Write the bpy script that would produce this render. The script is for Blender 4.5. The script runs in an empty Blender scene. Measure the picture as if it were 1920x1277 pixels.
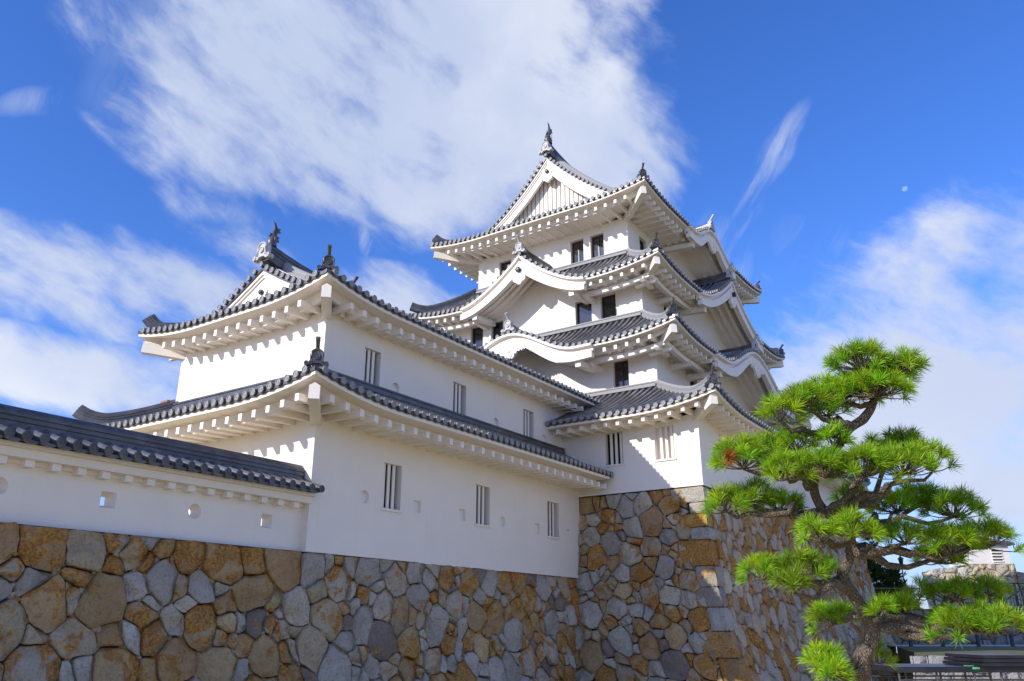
import bpy, math, random
from math import sin, cos, pi, radians, sqrt, floor
from mathutils import Vector, Matrix, noise

random.seed(7)
scene = bpy.context.scene
COL = scene.collection

# ------------------------------------------------------------------ camera
PITCH, YAW = math.atan(542/1532.), radians(34.2)
FW = Vector((cos(YAW)*cos(PITCH), sin(YAW)*cos(PITCH), sin(PITCH)))
RT = Vector((sin(YAW), -cos(YAW), 0))
UP = RT.cross(FW)
CAM = Vector((-14.15, -15.72, -1.90))
cd = bpy.data.cameras.new("camera")
cam = bpy.data.objects.new("camera", cd); COL.objects.link(cam)
m = Matrix((RT, UP, -FW)).transposed().to_4x4(); m.translation = CAM
cam.matrix_world = m
cd.sensor_width = 36; cd.lens = 36*1532/1920.
cd.clip_start = .05; cd.clip_end = 20000
scene.camera = cam

# ------------------------------------------------------------------ light
SUN = Vector((-1, .43, .50)).normalized()
sl = bpy.data.lights.new("sun", 'SUN'); sl.energy = 4.6; sl.angle = radians(.5); sl.color = (1, .95, .86)
so = bpy.data.objects.new("sun", sl); COL.objects.link(so)
so.rotation_euler = SUN.to_track_quat('Z', 'Y').to_euler()
vs = scene.view_settings
vs.view_transform = 'Standard'; vs.look = 'None'; vs.gamma = 1; vs.use_curve_mapping = False
vs.exposure = EXPOSURE = 0.12

# ------------------------------------------------------------------ world
world = bpy.data.worlds.new("World"); scene.world = world; world.use_nodes = True
nt = world.node_tree; nt.nodes.clear()
class NG:
    def __init__(s, nt): s.nt = nt
    def n(s, t, **k):
        o = s.nt.nodes.new(t)
        for a, v in k.items(): setattr(o, a, v)
        return o
    def put(s, sock, v):
        if isinstance(v, bpy.types.NodeSocket): s.nt.links.new(v, sock)
        elif v is not None: sock.default_value = v
    def math(s, op, a, b=None, c=None, clamp=False):
        o = s.n('ShaderNodeMath', operation=op, use_clamp=clamp)
        s.put(o.inputs[0], a)
        if b is not None: s.put(o.inputs[1], b)
        if c is not None: s.put(o.inputs[2], c)
        return o.outputs[0]
    def dot(s, a, b):
        o = s.n('ShaderNodeVectorMath', operation='DOT_PRODUCT'); s.put(o.inputs[0], a); s.put(o.inputs[1], b)
        return o.outputs['Value']
    def noise(s, vec, scale, detail=5, rough=.5, dist=0, out='Fac'):
        o = s.n('ShaderNodeTexNoise'); s.put(o.inputs['Vector'], vec)
        o.inputs['Scale'].default_value = scale; o.inputs['Detail'].default_value = detail
        o.inputs['Roughness'].default_value = rough; o.inputs['Distortion'].default_value = dist
        return o.outputs[out]
    def ramp(s, fac, stops):
        o = s.n('ShaderNodeValToRGB'); s.put(o.inputs['Fac'], fac)
        e = o.color_ramp.elements
        while len(e) < len(stops): e.new(.5)
        for i, (p, c) in enumerate(stops):
            e[i].position = p; e[i].color = (c, c, c, 1) if isinstance(c, (int, float)) else (*c, 1)
        return o.outputs['Color']
    def mix(s, fac, a, b, mode='MIX'):
        o = s.n('ShaderNodeMix', data_type='RGBA', blend_type=mode)
        s.put(o.inputs[0], fac); s.put(o.inputs[6], a if not isinstance(a, tuple) else (*a, 1)); s.put(o.inputs[7], b if not isinstance(b, tuple) else (*b, 1))
        return o.outputs[2]
    def maprange(s, v, a, b, c=0., d=1., smooth=True):
        o = s.n('ShaderNodeMapRange', interpolation_type='SMOOTHSTEP' if smooth else 'LINEAR')
        s.put(o.inputs[0], v)
        for i, x in zip((1, 2, 3, 4), (a, b, c, d)): o.inputs[i].default_value = x
        return o.outputs[0]

g = NG(nt)
sky = g.n('ShaderNodeTexSky', sky_type='NISHITA', sun_disc=False)
sky.sun_elevation = math.asin(SUN.z); sky.sun_rotation = math.atan2(SUN.x, SUN.y)
sky.air_density = 1.0; sky.dust_density = .3; sky.ozone_density = 2.5
hs = g.n('ShaderNodeHueSaturation'); hs.inputs['Saturation'].default_value = 1.22; hs.inputs['Value'].default_value = 1.12
nt.links.new(sky.outputs[0], hs.inputs['Color'])
blue = g.mix(1, hs.outputs[0], (.80, .885, 1.36), 'MULTIPLY')
dirv = g.n('ShaderNodeTexCoord').outputs['Generated']
# soft wind-drawn noise in sky directions
w1 = g.noise(dirv, 3.0, 5, .55, 0, 'Color')
sub = g.n('ShaderNodeVectorMath', operation='SUBTRACT'); nt.links.new(w1, sub.inputs[0]); sub.inputs[1].default_value = (.5, .5, .5)
scl = g.n('ShaderNodeVectorMath', operation='SCALE'); nt.links.new(sub.outputs[0], scl.inputs[0]); scl.inputs['Scale'].default_value = .09
wad = g.n('ShaderNodeVectorMath', operation='ADD'); nt.links.new(dirv, wad.inputs[0]); nt.links.new(scl.outputs[0], wad.inputs[1])
wdir = wad.outputs[0]
def streak(ang, along, across):
    # noise stretched along one direction of the sky (wind), given as angle in the plane facing the keep
    a = Vector(RT)*cos(ang) + Vector((0, 0, 1))*sin(ang)
    b = Vector(RT)*-sin(ang) + Vector((0, 0, 1))*cos(ang)
    c = Vector((cos(YAW), sin(YAW), 0))
    o = g.n('ShaderNodeCombineXYZ')
    g.put(o.inputs[0], g.math('MULTIPLY', g.dot(wdir, tuple(a)), along))
    g.put(o.inputs[1], g.math('MULTIPLY', g.dot(wdir, tuple(b)), across))
    g.put(o.inputs[2], g.math('MULTIPLY', g.dot(wdir, tuple(c)), along))
    return o.outputs[0]
fb1 = g.noise(streak(radians(-28), 3.2, 6.0), 1.0, 9, .58)
fb2 = g.noise(wdir, 5.5, 9, .56)
fb3 = g.noise(streak(radians(62), 2.2, 14.0), 1.0, 7, .6)
def pxdir(x, y): return (FW + RT*((x-960)/1532.) - UP*((y-638.5)/1532.))
def blob(x, y, rx, ry, rot, soft=0.0):
    # elliptical patch of sky: centre direction and half sizes in hundredths of a radian-ish units
    d = pxdir(x, y).normalized()
    e1 = RT - d*RT.dot(d); e1.normalize(); e2 = e1.cross(d) ; e2 = -e2 if e2.z < 0 else e2
    c, s_ = cos(rot), sin(rot)
    a = (e1*c + e2*s_)/(rx/1532.); b = (e2*c - e1*s_)/(ry/1532.)
    u = g.dot(wdir, tuple(a)); u = g.math('SUBTRACT', u, a.dot(d))
    v = g.dot(wdir, tuple(b)); v = g.math('SUBTRACT', v, b.dot(d))
    r2 = g.math('ADD', g.math('MULTIPLY', u, u), g.math('MULTIPLY', v, v))
    front = g.math('GREATER_THAN', g.dot(dirv, tuple(d)), .3)
    return g.math('MULTIPLY', g.math('SUBTRACT', 1.0, r2, clamp=True), front)
def summed(items):
    acc = None
    for it in items:
        *q, amp = it
        bl = g.math('MULTIPLY', blob(*q), amp)
        acc = bl if acc is None else g.math('MAXIMUM', acc, bl)
    return acc
CLOUDS = [ # x, y, rx, ry, rot, amount
 (640, 160, 480, 260, radians(-22), 1.0), (960, 240, 360, 200, radians(-18), 1.1), (860, 40, 330, 150, 0, 1.0), (440, 90, 230, 120, radians(-15), .75), (430, 240, 260, 130, radians(-20), .72), (570, 320, 260, 100, radians(-15), .75), (760, 330, 300, 110, radians(-22), .8),
 (1140, 150, 130, 250, radians(12), .6), (1180, 300, 120, 120, 0, .7),
 (190, 520, 340, 120, radians(-10), .95), (440, 420, 170, 90, radians(-35), .5),
 (110, 690, 320, 85, radians(-10), 1.0), (760, 555, 190, 80, radians(-12), .8),
 (1800, 690, 480, 300, radians(20), 1.0), (1560, 660, 220, 150, 0, .5), (1880, 940, 160, 90, 0, .95), (1700, 900, 420, 130, 0, .45),
 (1370, 520, 210, 130, radians(20), .36)]
WISPS = [(1445, 290, 26, 120, radians(-26), .62), (1402, 385, 26, 110, radians(-8), .58), (1350, 470, 60, 90, radians(20), .4), (1560, 470, 120, 60, radians(-30), .22), (100, 188, 100, 22, radians(4), .4), (700, 450, 16, 60, radians(12), .6), (430, 385, 90, 26, radians(-20), .4)]
BACK_FILL = [((-.2, -1, .45), .42, .26, .9), ((.75, -.8, .5), .4, .25, .85), ((-1, -.25, .5), .45, .25, .9), ((-.2, -.45, 1), .5, .35, .75), ((.3, -1, .12), .6, .12, .8)]
def back_blob(d, rx, ry, amp):      # unseen clouds added behind the camera to make shaded walls less blue
    d = Vector(d).normalized(); e1 = Vector((-d.y, d.x, 0)).normalized(); e2 = d.cross(e1)
    u = g.dot(wdir, tuple(e1/rx)); v = g.dot(wdir, tuple(e2/ry)); r2 = g.math('ADD', g.math('MULTIPLY', u, u), g.math('MULTIPLY', v, v))
    return g.math('MULTIPLY', g.math('MULTIPLY', g.math('SUBTRACT', 1.0, r2, clamp=True), g.math('GREATER_THAN', g.dot(dirv, tuple(d)), .3)), amp)
mask = summed(CLOUDS)
for q in BACK_FILL: mask = g.math('MAXIMUM', mask, back_blob(*q))
nz = g.math('ADD', g.math('MULTIPLY', fb1, .5), g.math('MULTIPLY', fb2, .5))
fine = g.noise(streak(radians(-32), 9, 26), 1.0, 6, .6)
nz = g.math('ADD', nz, g.math('MULTIPLY', g.math('SUBTRACT', fine, .5), .45))
dens = g.math('ADD', mask, g.math('MULTIPLY', g.math('SUBTRACT', nz, .5), 3.0))
dens = g.math('MULTIPLY', g.maprange(dens, .12, .98), g.maprange(mask, .0, .18))
wisp = g.math('MULTIPLY', g.maprange(fb3, .52, .78), g.math('MULTIPLY', g.maprange(mask, .05, .6), .35))
dens = g.math('MAXIMUM', dens, wisp)
thin = g.math('MULTIPLY', summed(WISPS), g.maprange(g.noise(streak(radians(64), 5, 34), 1.0, 6, .62), .40, .66))
dens = g.math('MAXIMUM', dens, g.math('MULTIPLY', thin, .9))
body = g.noise(wdir, 2.6, 6, .5)
ccol = g.mix(g.maprange(g.math('ADD', g.math('MULTIPLY', body, .7), g.math('MULTIPLY', fb2, .3)), .40, .66), (3.6, 4.1, 5.35), (5.5, 5.7, 6.2))
ccol = g.mix(g.math('MULTIPLY', blob(1790, 700, 480, 330, 0), .9, clamp=True), ccol, (3.8, 4.2, 5.2))
blue = g.mix(g.maprange(g.dot(dirv, (0, 0, 1)), .0, .24, .85, 0), blue, (2.6, 3.5, 5.4))
skyc = g.mix(g.math('MULTIPLY', dens, .93), blue, ccol)
bg = g.n('ShaderNodeBackground'); nt.links.new(skyc, bg.inputs['Color']); bg.inputs['Strength'].default_value = .15
ow = g.n('ShaderNodeOutputWorld'); nt.links.new(bg.outputs[0], ow.inputs['Surface'])

# ------------------------------------------------------------------ helpers
class MB:
    """collects faces, becomes ONE mesh object"""
    def __init__(s): s.v = []; s.f = []; s.mi = []; s.c = None; s.m = 0
    def add(s, vs, fs):
        b = len(s.v); s.v.extend(vs)
        for f in fs: s.f.append([b+i for i in f]); s.mi.append(s.m)
    def quad(s, a, b, c, d): s.add([a, b, c, d], [(0, 1, 2, 3)])
    def box(s, c, sx, sy, sz, rz=0, R=None):
        M = R if R is not None else Matrix.Rotation(rz, 3, 'Z')
        vs = [Vector(c) + M @ Vector((x*sx/2, y*sy/2, z*sz/2)) for x in (-1, 1) for y in (-1, 1) for z in (-1, 1)]
        s.add(vs, [(0, 1, 3, 2), (4, 6, 7, 5), (0, 4, 5, 1), (2, 3, 7, 6), (0, 2, 6, 4), (1, 5, 7, 3)])
    def box2(s, a, b):
        s.box(((a[0]+b[0])/2, (a[1]+b[1])/2, (a[2]+b[2])/2), abs(b[0]-a[0]), abs(b[1]-a[1]), abs(b[2]-a[2]))
    def grid(s, rows, closed=False):
        n = len(rows[0]); vs = [p for r in rows for p in r]; fs = []
        for i in range(len(rows)-1):
            for j in range(n-1 + (1 if closed else 0)):
                k = (j+1) % n
                fs.append((i*n+j, i*n+k, (i+1)*n+k, (i+1)*n+j))
        s.add(vs, fs)
    def tube(s, path, rad, seg=8, cap=True):
        """round tube along points"""
        rows = []; up = Vector((0, 0, 1))
        for i, p in enumerate(path):
            a = path[max(0, i-1)]; b = path[min(len(path)-1, i+1)]
            t = (Vector(b)-Vector(a)).normalized()
            x = t.cross(up)
            if x.length < 1e-3: x = t.cross(Vector((1, 0, 0)))
            x.normalize(); y = x.cross(t)
            r = rad[i] if isinstance(rad, (list, tuple)) else rad
            rows.append([Vector(p) + (x*cos(2*pi*k/seg) + y*sin(2*pi*k/seg))*r for k in range(seg)])
        s.grid(rows, True)
        if cap:
            s.add(rows[0], [tuple(range(seg))]); s.add(rows[-1], [tuple(range(seg))[::-1]])
    def sweep(s, path, prof, side=None, cap=True):
        """profile [(lateral, up)] carried along a path, up = world Z tilted with the path"""
        rows = []
        for i, p in enumerate(path):
            a = Vector(path[max(0, i-1)]); b = Vector(path[min(len(path)-1, i+1)])
            t = (b-a).normalized()
            x = Vector((t.y, -t.x, 0)).normalized() if side is None else Vector(side)
            y = x.cross(t); y = -y if y.z < 0 else y
            rows.append([Vector(p) + x*q[0] + y*q[1] for q in prof])
        s.grid(rows, True)
        if cap: s.add(rows[0], [tuple(range(len(prof)))]); s.add(rows[-1], [tuple(range(len(prof)))[::-1]])
    def plate(s, pts, o, ex, ey, en, th):
        """flat outline extruded by th along en (both faces and rim)"""
        n = len(pts); fr = [o + ex*x + ey*y for x, y in pts]; bk = [p - en*th for p in fr]
        fr = [p for p in fr]
        s.add(fr + bk, [tuple(range(n)), tuple(range(2*n-1, n-1, -1))] + [(i, (i+1) % n, n+(i+1) % n, n+i) for i in range(n)])
    def disc(s, o, n, r, rows=((1, 0), (1, .35), (.8, .35), (.74, .18), (.42, .18), (.3, .32), (0.02, .34)), seg=12):
        n = Vector(n).normalized(); x = n.cross(Vector((0, 0, 1)))
        if x.length < 1e-3: x = Vector((1, 0, 0))
        x.normalize(); y = x.cross(n)
        s.grid([[Vector(o) + (x*cos(2*pi*k/seg) + y*sin(2*pi*k/seg))*r*a + n*r*h for k in range(seg)] for a, h in rows], True)
    def build(s, name, mats, parent=None, smooth=False, colors=None, angle=None):
        me = bpy.data.meshes.new(name); me.from_pydata([tuple(p) for p in s.v], [], s.f)
        mats = mats if isinstance(mats, (list, tuple)) else [mats]
        for mt in mats: me.materials.append(mt)
        if len(mats) > 1: me.polygons.foreach_set('material_index', s.mi)
        if colors:
            at = me.color_attributes.new('col', 'FLOAT_COLOR', 'POINT')
            at.data.foreach_set('color', [x for c in colors for x in (*c, 1)] if len(colors[0]) == 3 else [x for c in colors for x in c])
        if smooth: me.polygons.foreach_set('use_smooth', [True]*len(me.polygons))
        me.update()
        if smooth and angle:
            me.set_sharp_from_angle(angle=angle)
        o = bpy.data.objects.new(name, me); COL.objects.link(o)
        if parent is not None: attach(o, parent)
        return o
WPOS = {}
def attach(o, parent):
    o.parent = parent
    o.matrix_parent_inverse = Matrix.Translation(-Vector(WPOS.get(parent.name, (0, 0, 0))))
def thing(name, label, cat, loc=(0, 0, 0), group=None):
    o = bpy.data.objects.new(name, None); COL.objects.link(o); o.location = loc; o.empty_display_size = .3
    WPOS[o.name] = tuple(loc); tag(o, label, cat, group); return o
def tag(o, label, cat, group=None):
    o['label'] = label; o['category'] = cat
    if group: o['group'] = group
    return o
def kind(o, k): o['kind'] = k; return o

# ------------------------------------------------------------------ materials
def mat(name, fn):
    mt = bpy.data.materials.new(name); mt.use_nodes = True
    t = mt.node_tree; t.nodes.clear(); q = NG(t)
    out = q.n('ShaderNodeOutputMaterial'); b = q.n('ShaderNodeBsdfPrincipled')
    t.links.new(b.outputs[0], out.inputs[0]); fn(q, b, out); return mt
def bump(q, b, h, strength, dist=.02):
    o = q.n('ShaderNodeBump'); o.inputs['Strength'].default_value = strength; o.inputs['Distance'].default_value = dist
    q.put(o.inputs['Height'], h); q.nt.links.new(o.outputs[0], b.inputs['Normal'])
def obj_co(q): return q.n('ShaderNodeTexCoord').outputs['Object']
def geo_pos(q): return q.n('ShaderNodeNewGeometry').outputs['Position']
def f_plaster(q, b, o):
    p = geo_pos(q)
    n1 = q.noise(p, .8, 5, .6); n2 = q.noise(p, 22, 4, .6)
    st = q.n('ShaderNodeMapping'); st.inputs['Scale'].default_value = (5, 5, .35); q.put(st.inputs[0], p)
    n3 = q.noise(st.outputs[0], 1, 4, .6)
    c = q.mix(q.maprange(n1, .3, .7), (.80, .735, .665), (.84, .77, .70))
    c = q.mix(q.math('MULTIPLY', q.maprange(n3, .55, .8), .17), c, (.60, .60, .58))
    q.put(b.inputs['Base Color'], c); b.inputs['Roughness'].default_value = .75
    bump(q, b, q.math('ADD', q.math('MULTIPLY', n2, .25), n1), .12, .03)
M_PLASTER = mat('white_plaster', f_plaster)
def f_tile(q, b, o):
    p = geo_pos(q); n1 = q.noise(p, 1.1, 4, .6); n2 = q.noise(p, 14, 3, .6)
    vo = q.n('ShaderNodeTexVoronoi'); q.put(vo.inputs['Vector'], p); vo.inputs['Scale'].default_value = 3.4
    f = q.math('ADD', q.math('MULTIPLY', n1, .45), q.math('ADD', q.math('MULTIPLY', n2, .25), q.math('MULTIPLY', q.dot(vo.outputs['Color'], (.33, .33, .33)), .3)))
    q.put(b.inputs['Base Color'], q.mix(q.maprange(f, .3, .7), (.055, .051, .054), (.13, .123, .126)))
    q.put(b.inputs['Roughness'], q.maprange(n2, .2, .8, .30, .42))
    b.inputs['Specular IOR Level'].default_value = .5; b.inputs['Metallic'].default_value = .12
    bump(q, b, n2, .2, .01)
M_TILE = mat('smoked_roof_tile', f_tile)
def f_row(q, b, o):
    p = geo_pos(q); n1 = q.noise(p, 1.3, 4, .6); n2 = q.noise(p, 14, 3, .6)
    vo = q.n('ShaderNodeTexVoronoi'); q.put(vo.inputs['Vector'], p); vo.inputs['Scale'].default_value = 3.6
    f = q.math('ADD', q.math('MULTIPLY', n1, .4), q.math('ADD', q.math('MULTIPLY', n2, .2), q.math('MULTIPLY', q.dot(vo.outputs['Color'], (.33, .33, .33)), .4)))
    q.put(b.inputs['Base Color'], q.mix(q.maprange(f, .3, .7), (.12, .114, .118), (.26, .25, .253)))
    q.put(b.inputs['Roughness'], q.maprange(n2, .2, .8, .26, .38)); b.inputs['Metallic'].default_value = .38
    bump(q, b, n2, .15, .01)
M_ROW = mat('glint_toned_round_tile', f_row)  # same tile as the pans, colour lightened to carry the sun glint
def f_tilel(q, b, o):
    p = geo_pos(q); n2 = q.noise(p, 18, 3, .6)
    q.put(b.inputs['Base Color'], q.mix(n2, (.22, .22, .225), (.36, .355, .355))); b.inputs['Roughness'].default_value = .62; b.inputs['Specular IOR Level'].default_value = .25
M_TILEL = mat('pale_ridge_tile', f_tilel)
def f_stone(q, b, o):
    p = geo_pos(q)
    at = q.n('ShaderNodeVertexColor', layer_name='col')
    n1 = q.noise(p, 1.9, 5, .55, .8); n2 = q.noise(p, 17, 6, .65); n3 = q.noise(p, 70, 4, .7)
    sp = q.n('ShaderNodeSeparateColor'); pass
    # rust stains: how strongly is the stone's own (alpha)
    al = at.outputs['Alpha']
    rust = q.maprange(q.math('SUBTRACT', q.math('ADD', n1, q.math('MULTIPLY', n2, .22)), q.math('SUBTRACT', .885, q.math('MULTIPLY', al, .42))), -.03, .10)
    rc = q.mix(q.maprange(n2, .36, .64), (.38, .12, .010), (.78, .40, .055))
    c = q.mix(q.math('MULTIPLY', rust, .92), at.outputs['Color'], rc)
    c = q.mix(q.maprange(q.noise(p, 5, 6, .7), .38, .62, .0, .25), c, q.mix(1, c, (.55, .50, .45), 'MULTIPLY'))
    c = q.mix(q.maprange(n2, .30, .52, .5, 0), c, (.15, .11, .08))
    c = q.mix(q.maprange(n3, .48, .72, 0, .5), c, (.70, .65, .56))
    n4 = q.noise(p, 1.1, 4, .6); c = q.mix(q.maprange(n4, .35, .68, .0, .35), c, q.mix(1, c, (.62, .52, .40), 'MULTIPLY'))
    q.put(b.inputs['Base Color'], c); b.inputs['Roughness'].default_value = .85
    b.inputs['Specular IOR Level'].default_value = .25
    bump(q, b, q.math('ADD', q.math('MULTIPLY', q.noise(p, 7, 5, .6), 1.2), q.math('ADD', n2, q.math('MULTIPLY', n3, .4))), 1.0, .09)
M_STONE = mat('castle_stone', f_stone)
def flat(name, col, rough=.6, metal=0, nscale=6, var=.25, bmp=.1):
    def f(q, b, o):
        p = geo_pos(q); n = q.noise(p, nscale, 5, .6)
        lo = tuple(x*(1-var) for x in col); hi = tuple(min(1, x*(1+var)) for x in col)
        q.put(b.inputs['Base Color'], q.mix(q.maprange(n, .3, .7), lo, hi)); b.inputs['Roughness'].default_value = rough; b.inputs['Metallic'].default_value = metal
        if bmp: bump(q, b, n, bmp, .01)
    return mat(name, f)
def f_oni(q, b, o):
    p = geo_pos(q); n2 = q.noise(p, 12, 4, .6)
    q.put(b.inputs['Base Color'], q.mix(n2, (.36, .355, .35), (.56, .55, .54))); b.inputs['Roughness'].default_value = .6
M_ONI = mat('sun_whitened_ridge_end', f_oni)  # roof tile whitened in colour to stand for direct sun
M_JOINT = flat('dark_joint_earth', (.045, .038, .03), .95)
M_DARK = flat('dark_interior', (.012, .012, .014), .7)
M_WOOD = flat('brown_window_wood', (.10, .05, .03), .5)
M_FRAME = flat('dark_window_frame', (.03, .03, .03), .4)
def f_glass(q, b, o):
    p = geo_pos(q); b.inputs['Base Color'].default_value = (.02, .022, .025, 1); b.inputs['Roughness'].default_value = .04
    b.inputs['Specular IOR Level'].default_value = .9; bump(q, b, q.noise(p, .9, 2, .5), .08, .05)
M_GLASS = mat('window_glass', f_glass)
M_COPPER = flat('copper_flashing', (.28, .12, .07), .5)
M_PARTS = None

# ------------------------------------------------------------------ tiled roofs
TP = .305
class Side:
    def __init__(s, o, T, I, ln): s.o = Vector(o); s.T = Vector(T); s.I = Vector(I); s.ln = ln
    def P(s, u, w, z): 
        p = s.o + s.T*u + s.I*w; return Vector((p.x, p.y, z))
def sides(X0, X1, Y0, Y1):
    return {'B': Side((X0, Y0, 0), (0, 1, 0), (1, 0, 0), Y1-Y0), 'A': Side((X0, Y0, 0), (1, 0, 0), (0, 1, 0), X1-X0),
            'C': Side((X1, Y0, 0), (0, 1, 0), (-1, 0, 0), Y1-Y0), 'D': Side((X0, Y1, 0), (1, 0, 0), (0, -1, 0), X1-X0)}
class Roof:
    def __init__(s, X0, X1, Y0, Y1, ze, W, ov, a, b, L=.35, lc=3.5, bumps=None, run=None, fd=.40, ulim=None):
        s.S = sides(X0, X1, Y0, Y1); s.ze = ze; s.ov = ov; s.a = a; s.b = b; s.L = L; s.lc = lc; s.W = W
        s.bumps = bumps or {}; s.run = run or {}; s.fd = fd; s.ulim = ulim or {}
        s.rect = (X0, X1, Y0, Y1)
    def rise(s, w): return s.a*w + s.b*w*w
    def hb(s, k, u, w):
        sd = s.S[k]; d = max(0, min(u, sd.ln-u)); l = s.L*max(0, 1-d/s.lc)**2.2*max(0, 1-max(w, 0)/min(s.W, 3.2))
        return s.ze + l + s.rise(max(w, -.2))
    def bw(s, k, u):
        """bump height of a gable or bell on this eave, None outside"""
        r = None
        for (uc, half, H, kd) in s.bumps.get(k, ()):
            t = abs(u-uc)/half
            if t < 1:
                q = (1-t)**1.55*H if kd == 'gable' else H*(.5+.5*cos(pi*min(1, t/.82)))
                r = max(r or 0, q)
        return r
    def h(s, k, u, w):
        z = s.hb(k, u, w); q = s.bw(k, u)
        return z if q is None else max(z, s.ze + q + .02*max(w, 0))
    def W_of(s, k): return s.run.get(k, s.W)
    def useg(s, k, st=.3):
        n = max(8, int(s.S[k].ln/st)); return [i/n for i in range(n+1)]
    def soff(s, k, sv, w):
        ln = s.S[k].ln; u = sv*ln; q = s.bw(k, u); f = 1 if q is None else max(0, 1-q*4)
        return s.h(k, u, 0) - s.fd - .10 + .03*(w-.2)*f
    # ---- pieces
    def pan(s, mb, k):
        sd = s.S[k]; W = s.W_of(k); nw = 9; rows = []
        for j in range(nw+1):
            w = W*j/nw; hi = min(w, s.W); rows.append([])
            for t in s.useg(k, .15 if k in s.bumps else .3):
                u = min(hi + t*(sd.ln-2*hi), s.ulim.get(k, 1e9)); rows[-1].append(sd.P(u, w, s.h(k, u, w) - .05))
        mb.grid(rows)
        # drooping lips of the pan tiles at the eave
        r1 = []; r2 = []; n = int(sd.ln/TP)*4
        for i in range(n+1):
            u = min(sd.ln*i/n, s.ulim.get(k, 1e9)); z = s.h(k, u, 0); r1.append(sd.P(u, -.02, z-.03)); r2.append(sd.P(u, -.02, z-.10-.035*abs(sin(pi*(u-sd.ln/2)/TP + pi/2))))
        r3 = [p + sd.I*.1 for p in r2]
        mb.grid([r1, r2, r3])
    def row(s, mb, pts, lat, r=.078, end=None, seg=6):
        rows = []
        for i, p in enumerate(pts):
            a = pts[max(0, i-1)]; b = pts[min(len(pts)-1, i+1)]; t = (b-a).normalized()
            nrm = lat.cross(t); nrm = -nrm if nrm.z < 0 else nrm
            rows.append([p - nrm*.05 - lat*r] + [p + lat*(-cos(pi*q/seg))*r + nrm*sin(pi*q/seg)*r for q in range(seg+1)] + [p - nrm*.05 + lat*r])
        mb.m = 2; mb.grid(rows); mb.m = 0
        if end is not None:
            mb.m = 1; mb.disc(pts[0] + end*.005, end, .092); mb.m = 0
            mb.disc(pts[0] - end*.05, end, .088, ((1, 0), (1, .6)), 10)
    def tiles(s, mb, k, umin=None, discs=True):
        umax = s.ulim.get(k)
        sd = s.S[k]; W = s.W_of(k); ln = sd.ln; n = int((ln/2-.12)/TP); out = -sd.I
        for i in range(-n, n+1):
            u = ln/2 + i*TP
            if umin is not None and u < umin: continue
            if umax is not None and u > umax: continue
            d = min(u, ln-u); wm = min(W, d) if d < s.W else W
            q = s.bw(k, u)
            ws = [wm*j/7 for j in range(8)]
            if q is not None and q > .03:
                zb = s.ze+q
                self_w = [w for w in ws if s.hb(k, u, w) >= zb-.03]
                st = [sd.P(u, w, s.h(k, u, 0)+.012*w) for w in (-.06, .2, .5)]
                s.row(mb, st, sd.T, .078, out)
                if len(self_w) > 1: s.row(mb, [sd.P(u, w, s.hb(k, u, w)) for w in self_w], sd.T)
            else:
                ws[0] = -.06
                s.row(mb, [sd.P(u, w, s.hb(k, u, w) if w > 0 else s.hb(k, u, 0)+.3*w) for w in ws], sd.T, .078, out if discs else None)
        # rows running down both flanks of a bell or gable roof
        for (uc, half, H, kd) in s.bumps.get(k, ()):
            w = .62
            while w < W:
                for sg in (-1, 1):
                    pts = []
                    for j in range(15):
                        u = uc + sg*(.12 + (half-.12)*j/14)
                        q = s.bw(k, u)
                        if q is None or s.ze+q+.02*w < s.hb(k, u, w)-.02: break
                        pts.append(sd.P(u, w, s.ze+q+.02*w))
                    if len(pts) > 2: s.row(mb, pts, sd.I, .075)
                w += TP
    def strip(s, mb, k, w0, w1, z0, z1, t0=0, t1=1, dz=None):
        """moulding under the eave, mitred at the corners"""
        sd = s.S[k]; rows = []; ts = [t for t in s.useg(k, .15 if k in s.bumps else .3) if t0 <= t <= t1]
        for t in ts:
            z = s.h(k, t*sd.ln, 0); e = (dz(t*sd.ln) if dz else 0)
            rows.append([sd.P(w + t*(sd.ln-2*w), w, z+zz) for w, zz in ((w0, z0), (w0, z1-e), (w1, z1-e), (w1, z0))])
        mb.grid(rows, True); mb.add(rows[0], [(0, 1, 2, 3)]); mb.add(rows[-1], [(3, 2, 1, 0)])
    def eave(s, mb, k, raft=True, beam=False, sp=.52):
        sd = s.S[k]; ln = sd.ln; ov = s.ov; t0 = 0; t1 = min(1, s.ulim.get(k, 1e9)/ln)
        s.strip(mb, k, .02, .60, -.10, -.215, t0, t1)
        s.strip(mb, k, .55, .65, -.217, -s.fd - .11, t0, t1)
        rows = []
        for j in range(5):
            w = .60 + (ov+.12-.60)*j/4
            rows.append([sd.P(w + t*(ln-2*w), w, s.soff(k, t, w)) for t in s.useg(k, .2) if t0 <= t <= t1])
        mb.grid(rows)
        n = int((ln/2-.45)/sp)
        for i in range(-n, n+1):
            u = ln/2 + i*sp
            if u < t0*ln or u > t1*ln or not raft: continue
            q = s.bw(k, u)
            if q is not None: continue
            d = min(u, ln-u); we = min(ov+.1, d-.12)
            if we < .65: continue
            rr = []
            for w in (.19, (we+.19)/2, we):
                tt = (u-w)/(ln-2*w) if ln > 2*w else .5; z = s.soff(k, min(1, max(0, u/ln)), w)
                rr.append([sd.P(u+x, w, z+y) for x, y in ((-.068, .13), (-.068, -.055), (.068, -.055), (.068, .13))])
            mb.grid(rr, True); mb.add(rr[0], [(0, 1, 2, 3)])
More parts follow.
